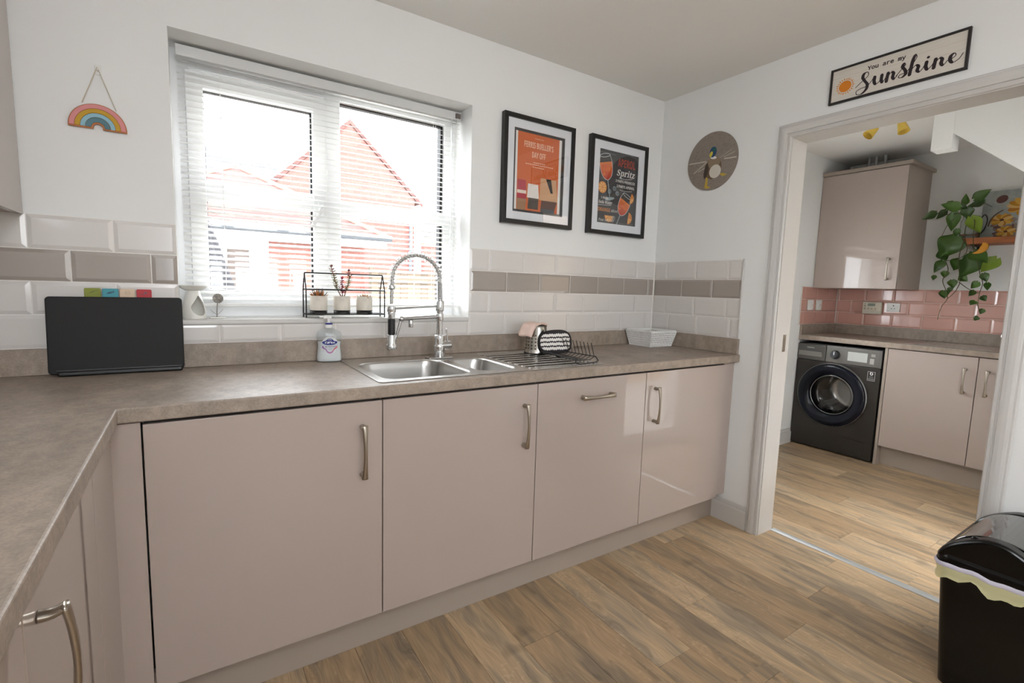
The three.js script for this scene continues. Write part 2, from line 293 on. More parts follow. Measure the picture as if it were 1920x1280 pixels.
{ const [x0, x1, , y1] = BD, z0 = UZ + 0.05, z1 = UZ + 0.11;
  part('frame', [rb(x0, x0 + 0.05, 0, y1, z0 - 0.01, z1, 0.003), rb(x1 - 0.05, x1, 0, y1, z0 - 0.01, z1, 0.003), rb(x0, x1, y1 - 0.05, y1, z0 - 0.01, z1, 0.003)], M.upvc, door);
  part('leaf', [rb(x0 + 0.05, x0 + 0.14, 0.01, y1 - 0.05, z0, z1, 0.003), rb(x1 - 0.14, x1 - 0.05, 0.01, y1 - 0.05, z0, z1, 0.003), rb(x0 + 0.14, x1 - 0.14, 0.01, 0.12, z0, z1, 0.003), rb(x0 + 0.14, x1 - 0.14, y1 - 0.14, y1 - 0.05, z0, z1, 0.003)], M.upvc, door);
  part('pane', bx(x0 + 0.13, x1 - 0.13, 0.11, y1 - 0.13, z0 + 0.03, z0 + 0.034), M.glass, door);
  part('handle', sweep([[x1 - 0.1, 1.05, z0], [x1 - 0.1, 1.05, z0 - 0.05], [x1 - 0.13, 1.05, z0 - 0.055], [x1 - 0.21, 1.05, z0 - 0.055]], 0.009), M.chrome, door); }

// ---- utility ceiling: stair bulkhead with boxed post
{ const s = new THREE.Shape(); s.moveTo(0.925, CEIL); s.lineTo(0.925, 2.2); s.lineTo(0.96, 2.2); s.lineTo(UZ - 0.002, 2.2 - (UZ - 0.962) * 0.858); s.lineTo(UZ - 0.002, CEIL); s.closePath();
  const g = new THREE.ExtrudeGeometry(s, { depth: 0.1, bevelEnabled: false }).rotateY(-Math.PI / 2).translate(1.3, 0, 0);
  const b = struct('trim_2', g, M.wall); part('boxed_post', bx(1.196, 1.304, 2.072, CEIL, 0.925, 1.018), M.wall, b); }

// flush opal ceiling lamp added behind the camera as fill light, switched on
{ const t = thing('fill_lamp', 'round opal flush ceiling lamp added behind the viewer to fill the kitchen with light', 'lamp', [-2.35, CEIL, 2.75]);
  part('base', cyl(0.17, 0.17, 0.03, 0, -0.03, 0, 48), std(0xe8e8e8, 0.4), t);
  part('diffuser', lathe([[0.16, -0.03], [0.158, -0.045], [0.14, -0.065], [0.1, -0.08], [0, -0.088]], 48), std(0xffffff, 0.4, { emissive: 0xf4f8ff, emissiveIntensity: 0.5 }), t);
  const l = new THREE.PointLight(0xf4f8ff, FILL_LAMP, 0, 2); l.position.set(-2.35, CEIL - 0.16, 2.75); l.castShadow = true; l.shadow.radius = 12; scene.add(l); }

// ---------------------------------------------------------------- kitchen units
// bow handle along +y, standing off +z from its foot plane
function bowHandle(L = 0.17) {
  const h = L / 2, pts = []; for (let i = 0; i <= 16; i++) { const t = i / 16 * 2 - 1; pts.push([0, t * (h - 0.004), 0.026 + 0.008 * (1 - t * t)]); }
  return merge([
    sweep(pts, (t) => { const q = Math.abs(t * 2 - 1); return [0.0055 + 0.0045 * q ** 2, 0.0042 + 0.001 * q]; }, { n: 14, seg: 26, up: [0, 0, 1] }),
    ...[-1, 1].map((s) => sweep([[0, s * (h - 0.012), 0], [0, s * (h - 0.012), 0.014], [0, s * (h - 0.006), 0.028]], (t) => [0.0095, 0.0075 - 0.002 * t], { n: 14, up: [0, 1, 0.01] })),
  ]);
}
const DTOP = 0.862, DBOT = 0.15, DZ = 0.587;
function baseUnit(name, label, cat, x0, x1, { hy = 0.71, hx, horiz, open, group } = {}) {
  const t = thing(name, label, cat, [x0, 0, 0], group), w = x1 - x0;
  part('carcass', [bx(0.001, 0.018, DBOT, 0.865, 0.02, 0.565), bx(w - 0.018, w - 0.001, DBOT, 0.865, 0.02, 0.565), bx(0.018, w - 0.018, DBOT, DBOT + 0.018, 0.02, 0.565), bx(0.018, w - 0.018, DBOT, 0.865, 0.02, 0.03)].concat(open ? [] : [bx(0.018, w - 0.018, 0.847, 0.865, 0.02, 0.565)]), M.carcass, t);
  part('gap_shade_strip', bx(0.002, 0.012, DBOT, DTOP, 0.565, 0.5665), M.dark, t); part('gap_shade_strip', bx(w - 0.012, w - 0.002, DBOT, DTOP, 0.565, 0.5665), M.dark, t); part('top_gap_shade', bx(0.002, w - 0.002, 0.846, 0.8705, 0.566, 0.5672), M.dark, t);  // dark strips that paint the shade in the gaps beside and above the door
  const d = part('door', rb(0.0015, w - 0.0015, DBOT, DTOP, 0.5675, DZ, 0.0016), M.gloss, t);
  const hd = part('handle', bowHandle(horiz ? 0.18 : 0.175), M.nickel, d);
  hd.position.set(hx - x0, hy, DZ); if (horiz) hd.rotation.z = Math.PI / 2;
  return t;
}
const XA = [-2.4984, -1.8956, -1.2928, -0.69, -0.092];
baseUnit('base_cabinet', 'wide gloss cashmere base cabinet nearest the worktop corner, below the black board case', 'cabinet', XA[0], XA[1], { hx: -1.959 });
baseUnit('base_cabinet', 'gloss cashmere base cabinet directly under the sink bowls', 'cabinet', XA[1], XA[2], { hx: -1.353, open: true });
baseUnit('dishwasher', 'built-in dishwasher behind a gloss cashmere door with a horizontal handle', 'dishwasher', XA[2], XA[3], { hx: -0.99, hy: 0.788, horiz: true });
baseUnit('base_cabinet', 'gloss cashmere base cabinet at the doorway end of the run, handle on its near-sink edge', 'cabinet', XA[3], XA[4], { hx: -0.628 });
tag(part(numbered('filler_panel'), rb(XA[4] + 0.002, -0.001, 0.15, 0.868, 0.55, 0.572, 0.001), M.gloss, scene), 'narrow cashmere filler strip between the last base cabinet and the doorway wall', 'panel');
tag(part(numbered('corner_post'), [rb(-2.579, XA[0] - 0.0025, 0.15, 0.868, 0.567, DZ, 0.001), rb(-2.5795, -2.56, 0.15, 0.868, DZ - 0.001, 0.8435, 0.001)], M.gloss, scene), 'L-shaped cashmere corner post where the two cabinet runs meet', 'panel');
tag(part(numbered('plinth'), [bx(-2.59, -0.001, 0.001, 0.149, 0.494, 0.51)], M.matt, scene), 'matt cashmere plinth under the sink run, along the oak floor', 'plinth');
tag(part(numbered('plinth'), [bx(-2.65, -2.634, 0.001, 0.149, 0.512, 2.53)], M.matt, scene), 'matt cashmere plinth under the short side run of cabinets', 'plinth');
// the run towards the camera: fronts face +x
function sideUnit(label, z0, z1, hz) {
  const t = thing('base_cabinet', label, 'cabinet', [0, 0, z0], undefined), w = z1 - z0;
  part('carcass', [bx(-3.12, -2.582, DBOT, 0.865, 0.001, 0.018), bx(-3.12, -2.582, DBOT, 0.865, w - 0.018, w - 0.001), bx(-3.12, -2.582, DBOT, DBOT + 0.018, 0.018, w - 0.018), bx(-3.12, -3.11, DBOT, 0.865, 0.018, w - 0.018), bx(-3.11, -2.582, 0.847, 0.865, 0.018, w - 0.018)], M.carcass, t);
  const d = part('door', rb(-2.5795, -2.56, DBOT, DTOP, 0.0015, w - 0.0015, 0.0016), M.gloss, t);
  const h = part('handle', bowHandle(0.175), M.nickel, d); h.position.set(-2.56, 0.725, hz - z0); h.rotation.y = Math.PI / 2;
}
sideUnit('gloss cashmere side cabinet beside the corner post, its bow handle seen edge-on', 0.845, 1.325, 1.268);
sideUnit('gloss cashmere side cabinet closest to the viewer, cut off by the photo edge', 1.326, 1.926, 1.87);
sideUnit('gloss cashmere side cabinet behind the viewer at the end of the side run', 1.927, 2.527, 1.985);
// wall cabinet over the corner
{ const t = thing('wall_cabinet', 'pale cashmere wall cabinet hanging above the worktop corner, beside the rainbow plaque', 'cabinet', [0, 0, 0]);
  part('carcass', [bx(-3.138, -2.817, 1.4, 2.15, 0.004, 0.022), bx(-3.138, -2.817, 1.4, 2.15, 0.6, 0.618), bx(-3.138, -2.817, 1.4, 1.418, 0.022, 0.6), bx(-3.138, -2.817, 2.13, 2.15, 0.022, 0.6), bx(-3.138, -3.13, 1.418, 2.13, 0.022, 0.6)], M.carcass, t);
  part('door', rb(-2.815, -2.796, 1.397, 2.15, 0.006, 0.616, 0.0016), M.gloss, t); }

// worktop: L-shape with the sink cut out
const WTOP = 0.91, LX = -2.5421;
const SK = [-1.897, -0.925, 0.058, 0.562];                    // sink x0, x1, z0, z1
function flat(shape, y0, y1, bevel) { return extr(shape, y1 - y0, bevel, 3).rotateX(-Math.PI / 2).translate(0, y0, 0); }   // shape drawn in (x, -z)
{ const s = new THREE.Shape(); s.moveTo(-3.139, -0.001); s.lineTo(-0.001, -0.001); s.lineTo(-0.001, -0.6); s.lineTo(LX, -0.6); s.lineTo(LX, -2.54); s.lineTo(-3.139, -2.54); s.closePath();
  s.holes.push(rrect(SK[1] - SK[0] - 0.03, SK[3] - SK[2] - 0.03, 0.02, (SK[0] + SK[1]) / 2, -(SK[2] + SK[3]) / 2, THREE.Path));
  tag(part(numbered('worktop'), M.stoneUv(flat(s, 0.8715, WTOP, 0.0045)), M.stone, scene), 'L-shaped grey-brown stone-effect worktop with the steel sink set into it', 'worktop');
  tag(part(numbered('upstand'), M.stoneUv(merge([rb(-3.138, -0.021, WTOP + 0.0005, 0.992, 0.001, 0.02, 0.002), rb(-0.02, -0.001, WTOP + 0.0005, 0.992, 0.001, 0.592, 0.002), rb(-3.138, -3.119, WTOP + 0.0005, 0.992, 0.021, 2.54, 0.002)])), M.stone, scene), 'low grey-brown stone-effect upstand along the back of the sink worktop', 'upstand'); }

// sink
{ const t = thing('sink', 'stainless steel one and a half bowl sink with ribbed drainer set in the worktop', 'sink');
  const Y = WTOP + 0.0005, cx = (SK[0] + SK[1]) / 2, cz = (SK[2] + SK[3]) / 2;
  const B1 = [-1.865, -1.535, 0.17, 0.53, 0.055], B2 = [-1.5, -1.33, 0.2, 0.515, 0.05], DR = [-1.295, -0.945, 0.085, 0.535, 0.02];
  const s = rrect(SK[1] - SK[0], SK[3] - SK[2], 0.018, cx, -cz);
  for (const b of [B1, B2, DR]) s.holes.push(rrect(b[1] - b[0], b[3] - b[2], b[4], (b[0] + b[1]) / 2, -(b[2] + b[3]) / 2, THREE.Path));
  part('rim', flat(s, Y, Y + 0.003, 0.001), M.steel, t);
  function bowl(b, levels) {                                   // levels: [inset, depth]; rings of a rounded rectangle
    const pos = [], idx = [], uv = []; let n;
    levels.forEach(([ins, dep]) => {
      const pts = ringPts(b[1] - b[0] - 2 * ins, b[3] - b[2] - 2 * ins, Math.max(0.004, b[4] - ins * 0.3), (b[0] + b[1]) / 2, -(b[2] + b[3]) / 2, 10); n = pts.length;
      for (const p of pts) { pos.push(p.x, Y + 0.0026 - dep, -p.y); uv.push(p.x, p.y); }
    });
    for (let l = 0; l < levels.length - 1; l++) for (let k = 0; k < n; k++) { const a = l * n + k, c = l * n + (k + 1) % n; idx.push(a, c, a + n, c, c + n, a + n); }
    const c = pos.length / 3, L = (levels.length - 1) * n; pos.push((b[0] + b[1]) / 2, Y + 0.0026 - levels.at(-1)[1] - 0.002, (b[2] + b[3]) / 2); uv.push(0, 0);
    for (let k = 0; k < n; k++) idx.push(c, L + k, L + (k + 1) % n);
    const g = new THREE.BufferGeometry(); g.setAttribute('position', new THREE.Float32BufferAttribute(pos, 3)); g.setAttribute('uv', new THREE.Float32BufferAttribute(uv, 2)); g.setIndex(idx); g.computeVertexNormals(); return g;
  }
  const bm = M.bowl.clone(); bm.side = THREE.DoubleSide;
  const prof = (d) => [[-0.001, 0], [0.002, 0.001], [0.006, 0.006], [0.01, 0.03], [0.018, d - 0.03], [0.03, d - 0.01], [0.05, d]];
  const b1 = part('main_bowl', bowl(B1, prof(0.16)), bm, t), b2 = part('half_bowl', bowl(B2, prof(0.12)), bm, t);
  part('waste', lathe([[0, 0.004], [0.02, 0.003], [0.034, 0.005], [0.043, 0.003], [0.045, 0]], 24).translate(-1.7, Y - 0.159, 0.35), M.chrome, b1);
  part('waste', lathe([[0, 0.004], [0.02, 0.003], [0.034, 0.005], [0.04, 0]], 24).translate(-1.415, Y - 0.119, 0.36), M.chrome, b2);
  part('overflow', [lathe([[0.011, 0], [0.014, 0.003], [0.019, 0.003], [0.02, 0]], 20).rotateZ(Math.PI / 2).translate(-1.5505, Y - 0.04, 0.44), new THREE.CircleGeometry(0.011, 20).rotateY(-Math.PI / 2).translate(-1.552, Y - 0.04, 0.44)], M.dark, b1);
  const dr = part('drainer', bowl(DR, [[-0.001, 0], [0.003, 0.001], [0.008, 0.006], [0.014, 0.007]]), M.steel.clone(), t); dr.material.side = THREE.DoubleSide; dr.material.roughness = 0.24;
  for (let i = 0; i < 8; i++) { const z = 0.125 + i * 0.053; part('rib', sweep([[-1.27, Y - 0.0045, z], [-1.255, Y - 0.003, z], [-0.98, Y - 0.002, z], [-0.965, Y - 0.0045, z]], [0.011, 0.0026], { n: 12, smooth: false, up: [0, 1, 0] }), dr.material, dr); }
}
// spring tap
{ const x = -1.503, z = 0.15, y0 = WTOP + 0.0035, t = thing('kitchen_tap', 'tall chrome spring-neck kitchen tap with black grip beside the main bowl', 'tap', [x, y0, z]);
  part('base', [rb(-0.055, 0.055, 0, 0.006, -0.026, 0.026, 0.003), lathe([[0.026, 0.006], [0.026, 0.05], [0.024, 0.056], [0.0225, 0.06], [0.0225, 0.095], [0.02, 0.1], [0, 0.1]], 32)], M.chrome, t);
  part('lever', [lathe([[0, -0.02], [0.017, -0.02], [0.019, -0.015], [0.019, 0.028], [0.016, 0.033], [0, 0.033]], 24).rotateZ(-Math.PI / 2).translate(0.018, 0.055, 0.006), sweep([[0.036, 0.062, 0.006], [0.034, 0.09, 0.006], [0.03, 0.128, 0.006]], (k) => [0.0055 - 0.001 * k, 0.0045], { n: 10 })], M.chrome, t);
  part('column', [lathe([[0.0135, 0.095], [0.0135, 0.2], [0.0165, 0.202], [0.0175, 0.205], [0.0175, 0.242], [0.0145, 0.246], [0.011, 0.246]], 28)], M.chrome, t);
  // arch: hose with a coiled spring round it
  const top = 0.33, R = 0.1035, cxx = -0.1045, pts = [];
  pts.push(V(0, 0.24, 0)); for (let i = 0; i <= 4; i++) pts.push(V(-0.0005 * i, 0.25 + i * 0.02, 0));
  for (let i = 1; i <= 24; i++) { const a = i / 24 * Math.PI; pts.push(V(cxx + R * Math.cos(a), top + 0.098 * Math.sin(a), 0)); }
  pts.push(V(-0.209, 0.3, 0), V(-0.2105, 0.27, 0), V(-0.2105, 0.23, 0));
  const curve = new THREE.CatmullRomCurve3(pts, false, 'centripetal');
  part('hose', sweep(curve.getSpacedPoints(60), 0.0072, { n: 12, smooth: false }), std(0xb9b7b1, 0.4, { metalness: 0.5 }), t);
  const len = curve.getLength(), coil = []; let s = 0.006, ph = 0; const sEnd = len - 0.075;
  while (s < sEnd) { // dense turns at the foot, open turns over the arch
    const u = s / len, p = curve.getPointAt(u), T = curve.getTangentAt(u), B = V(0, 0, 1), N = V().crossVectors(B, T), rc = s < 0.08 ? 0.0115 : Math.min(0.0155, 0.0115 + (s - 0.08) * 0.15);
    coil.push(p.clone().addScaledVector(N, rc * Math.cos(ph)).addScaledVector(B, rc * Math.sin(ph)));
    const pitch = s < 0.085 ? 0.0046 : 0.0135; ph += Math.PI / 5; s += pitch / 10;
  }
  part('spring', sweep(coil, 0.0018, { n: 6, smooth: false }), M.chrome, t);
  part('hose_collar', lathe([[0, 0.17], [0.0125, 0.17], [0.014, 0.172], [0.014, 0.198], [0.013, 0.202], [0.0075, 0.204]], 28).translate(-0.2105, 0, 0), M.chrome, t); const head = part('spray_head', [lathe([[0, 0.048], [0.021, 0.048], [0.0225, 0.052], [0.0225, 0.067], [0.0165, 0.071], [0.0165, 0.104], [0.014, 0.107], [0, 0.107]], 28).translate(-0.2105, 0, 0)], M.chrome, t);
  part('grip', lathe([[0.0125, 0.1065], [0.0145, 0.109], [0.0145, 0.168], [0.0125, 0.1705]], 28).translate(-0.2105, 0, 0), M.black, head);
  part('nozzle', lathe([[0, 0.046], [0.017, 0.046], [0.018, 0.049]], 28).translate(-0.2105, 0, 0), M.rubber, head);
  part('spring_end', lathe([[0.009, 0.288], [0.0135, 0.288], [0.0145, 0.291], [0.0145, 0.303], [0.012, 0.306], [0.008, 0.306]], 24).translate(-0.21, 0, 0), M.chrome, t);
  part('holder_arm', [rod([-0.016, 0.222, 0], [-0.195, 0.212, 0], 0.005, 12), lathe([[0.0145, 0.2], [0.0175, 0.2], [0.0175, 0.222], [0.0145, 0.222]], 28).translate(-0.2105, -0.002, 0)], M.chrome, t);
  part('spout', [sweep([[0, 0.178, 0], [-0.168, 0.17, 0.004]], [0.0085, 0.0085], { n: 16, smooth: false }), new THREE.SphereGeometry(0.0125, 20, 14).translate(-0.17, 0.17, 0.004), sweep([[-0.172, 0.166, 0.004], [-0.185, 0.12, 0.002], [-0.198, 0.076, 0.001]], (k) => [0.0062 - 0.002 * k, 0.0062 - 0.002 * k], { n: 12 }), lathe([[0, 0.135], [0.0095, 0.135], [0.0105, 0.138], [0.0105, 0.16], [0.008, 0.165]], 20).translate(-0.13, 0, 0.003), lathe([[0.0135, 0.16], [0.0165, 0.162], [0.0165, 0.19], [0.0135, 0.192]], 28)], M.chrome, t);
}
// draining things: cutlery pot, cloth, scrubber, plate rack
const DY = WTOP - 0.0035;
{ const t = thing('utensil_pot', 'perforated steel utensil pot standing on the drainer, a pink cloth over its rim', 'pot', [-0.985, DY, 0.145]);
  const r = (y) => 0.054 - 0.006 * (y / 0.135) + 0.004 * Math.max(0, 1 - y / 0.02), prof = [];
  for (let y = 0; y <= 0.135; y += 0.009) prof.push([r(y), y]); prof.push([0.0495, 0.1365], [0.0465, 0.1345]); for (let y = 0.126; y >= 0.004; y -= 0.012) prof.push([r(y) - 0.0015, y]); prof.push([0, 0.004]);
  part('body', lathe(prof, 48), phys(0xb9b5ae, 0.25, { metalness: 1 }), t);
  part('base_ring', lathe([[0.05, 0], [0.06, 0], [0.061, 0.004], [0.056, 0.008]], 48), M.black, t);
  const holes = []; for (let a = 0; a < 18; a++) for (let k = 0; k < 5; k++) { const f = a / 18 * Math.PI * 2, y = 0.028 + k * 0.016; holes.push(new THREE.CircleGeometry(0.0034, 10).rotateY(f).translate((r(y) + 0.0004) * Math.sin(f), y, (r(y) + 0.0004) * Math.cos(f))); }
  part('perforations', holes, M.dark, t).userData.kind = 'stuff'; }
function cloth(fn, nu, nv, th) {                               // a thick sheet from fn(u, v)
  const P = [], idx = [], uv = [], N = (nu + 1) * (nv + 1), nn = (u, v) => { const e = 1e-3, a = fn(u, v), b = fn(u + e, v).sub(a), c = fn(u, v + e).sub(a); return V().crossVectors(b, c).normalize(); };
  for (const s of [1, -1]) for (let j = 0; j <= nv; j++) for (let i = 0; i <= nu; i++) { const u = i / nu, v = j / nv, p = fn(u, v).addScaledVector(nn(u, v), s * th / 2); P.push(p.x, p.y, p.z); uv.push(u, v); }
  const q = (i, j) => j * (nu + 1) + i;
  for (let j = 0; j < nv; j++) for (let i = 0; i < nu; i++) { const a = q(i, j), b = q(i + 1, j), c = q(i + 1, j + 1), d = q(i, j + 1); idx.push(a, b, c, a, c, d, N + a, N + c, N + b, N + a, N + d, N + c); }
  const edge = (a, b) => idx.push(a, a + N, b, b, a + N, b + N);
  for (let i = 0; i < nu; i++) { edge(q(i, 0), q(i + 1, 0)); edge(q(i + 1, nv), q(i, nv)); } for (let j = 0; j < nv; j++) { edge(q(0, j + 1), q(0, j)); edge(q(nu, j), q(nu, j + 1)); }
  const g = new THREE.BufferGeometry(); g.setAttribute('position', new THREE.Float32BufferAttribute(P, 3)); g.setAttribute('uv', new THREE.Float32BufferAttribute(uv, 2)); g.setIndex(idx); g.computeVertexNormals(); return g;
}
{ // folded over the rim towards the sink: in the pot, over its edge, down outside
  const c = V(-0.985, DY, 0.145), f = (u, v) => {
    const a = -2.3 + (u - 0.5) * 0.1, d = V(Math.sin(a + 0.9), 0, Math.cos(a + 0.9)), s = V(d.z, 0, -d.x), w = (u - 0.5) * 0.088, k = v;
    const out = k < 0.45 ? -0.03 + k / 0.45 * 0.075 : 0.045 + (k - 0.45) / 0.55 * 0.035, y = k < 0.45 ? 0.136 + 0.008 * Math.sin(k / 0.45 * Math.PI) - 0.002 : 0.136 - Math.pow((k - 0.45) / 0.55, 1.4) * 0.052;
    return c.clone().addScaledVector(d, out + 0.002 * Math.sin(u * 9)).addScaledVector(s, w * (1 - 0.1 * k)).add(V(0, y + 0.004 + 0.002 * Math.sin(u * 7 + v * 3), 0));
  };
  const t = part(numbered('dish_cloth'), [cloth(f, 16, 18, 0.004), cloth((u, v) => f(u, v).add(V(-0.002, 0.0055, 0.001)), 16, 18, 0.004)], std(0xe9cdc0, 0.95), scene);
  t.material.side = THREE.DoubleSide; tag(t, 'folded pink dish cloth draped over the rim of the steel utensil pot', 'cloth'); }
{ // oval scrubber leaning on the pot and the plate rack
  const zig = canvasTex(512, 384, (c, w, h) => {
    c.fillStyle = '#332f31'; c.fillRect(0, 0, w, h); c.strokeStyle = '#e9e4df'; c.lineWidth = 30; c.lineJoin = 'round';
    for (let r = 0; r < 4; r++) { c.beginPath(); for (let i = 0; i <= 30; i++) { const x = i * 17.5, y = 84 + r * 72 + (i % 2 ? 13 : -13) + 4 * Math.sin(i); i ? c.lineTo(x, y) : c.moveTo(x, y); } c.stroke(); }
  });
  const t = thing('scrubbing_pad', 'oval black and white zigzag knit scrubbing pad leaning against the utensil pot', 'sponge', [-0.946, 0.972, 0.242]);
  t.rotation.set(-0.22, -0.5, 0.06, 'YXZ');
  const sh = new THREE.Shape(); const N = 48; for (let i = 0; i <= N; i++) { const a = i / N * Math.PI * 2, c = Math.cos(a), s = Math.sin(a), x = 0.072 * Math.sign(c) * Math.pow(Math.abs(c), 0.72), y = 0.05 * Math.sign(s) * Math.pow(Math.abs(s), 0.72) * (1 + 0.07 * Math.cos(a)) ; i ? sh.lineTo(x, y) : sh.moveTo(x, y); }
  const core = extr(sh, 0.02, 0.008, 4).translate(0, 0, -0.01); const uv = core.attributes.uv, p = core.attributes.position; for (let i = 0; i < uv.count; i++) uv.setXY(i, p.getX(i) / 0.15 + 0.5, p.getY(i) / 0.11 + 0.5);
  part('knit_cover', core, std(0xffffff, 0.95, { map: zig }), t);
  const rimP = []; for (let i = 0; i <= N; i++) { const q = sh.getPoint(i / N); rimP.push([q.x * 1.01, q.y * 1.01, 0]); }
  part('binding', sweep(rimP, [0.0055, 0.008], { n: 8, smooth: false }), std(0x2c282a, 0.9), t); }
{ const y = WTOP + 0.0045, t = thing('plate_rack', 'small black wire plate rack standing on the drainer end', 'rack', [0, y, 0]), r = 0.0026;
  const z0 = 0.238, z1 = 0.5;
  part('frame', [sweep([[-1.02, 0.016, z0], [-1.025, 0.0, z0 - 0.02], [-0.93, 0.0, z0 - 0.025], [-0.905, 0.014, z0]], r, { n: 7, smooth: false }), rod([-1.02, 0.016, z0], [-1.04, 0.016, z1], r, 7), rod([-0.905, 0.014, z0], [-0.905, 0.018, z1 - 0.02], r, 7), sweep([[-1.04, 0.016, z1], [-1.048, 0.002, z1 + 0.018], [-1.035, -0.001, z1 + 0.032], [-0.925, -0.001, z1 + 0.006], [-0.903, 0.002, z1 - 0.004], [-0.905, 0.018, z1 - 0.02]], r, { n: 7, smooth: false })], M.wire, t);
  for (let i = 0; i < 10; i++) { const z = z0 + 0.01 + i * 0.0248; part('tine', sweep([[-1.022 - 0.0015 * i, 0.016, z], [-1.0, 0.004, z], [-0.93, 0.004, z], [-0.905, 0.016, z], [-0.915, 0.045, z], [-0.925, 0.077, z - 0.002]], 0.0018, { n: 6, smooth: false }), M.wire, t); } }

// white plastic basket, woven walls
{ const t = thing('storage_basket', 'small white woven plastic basket in the worktop corner', 'basket', [-0.143, WTOP + 0.0008, 0.125]), H = 0.088, b = [0.088, 0.076], tp = [0.108, 0.095];
  const P = (s, u, v) => { const ax = b[0] + (tp[0] - b[0]) * v, az = b[1] + (tp[1] - b[1]) * v; return s === 0 ? V(-ax + 2 * ax * u, v * H, az) : s === 1 ? V(-ax, v * H, -az + 2 * az * u) : s === 2 ? V(ax - 2 * ax * u, v * H, -az) : V(ax, v * H, az - 2 * az * u); };
  for (let s = 0; s < 4; s++) {
    const g = [], nU = s % 2 ? 13 : 15, nV = 7, nrm = [V(0, 0, 1), V(-1, 0, 0), V(0, 0, -1), V(1, 0, 0)][s];
    for (let i = 0; i <= nU; i++) g.push(sweep([P(s, i / nU, 0), P(s, i / nU, 0.5), P(s, i / nU, 1)], [0.0036, 0.0012], { n: 6, smooth: false, up: nrm.toArray() }));
    for (let j = 0; j < nV; j++) { const v = (j + 0.6) / nV, q = []; for (let i = 0; i <= nU * 2; i++) q.push(P(s, i / (nU * 2), v).addScaledVector(nrm, i % 2 ? 0 : ((i / 2 + j) % 2 ? 0.0018 : -0.0018))); g.push(sweep(q, [0.0043, 0.0011], { n: 6, smooth: false, up: nrm.toArray() })); }
    part('woven_side', g, M.whitePlastic, t);
  }
  const ring = rrect(tp[0] * 2 + 0.006, tp[1] * 2 + 0.006, 0.02); ring.holes.push(rrect(tp[0] * 2 - 0.008, tp[1] * 2 - 0.008, 0.014, 0, 0, THREE.Path));
  part('rim', flat(ring, H - 0.003, H + 0.005, 0.0015), M.whitePlastic, t); part('base', flat(rrect(b[0] * 2 + 0.003, b[1] * 2 + 0.003, 0.008), 0, 0.008, 0.002), M.whitePlastic, t); }

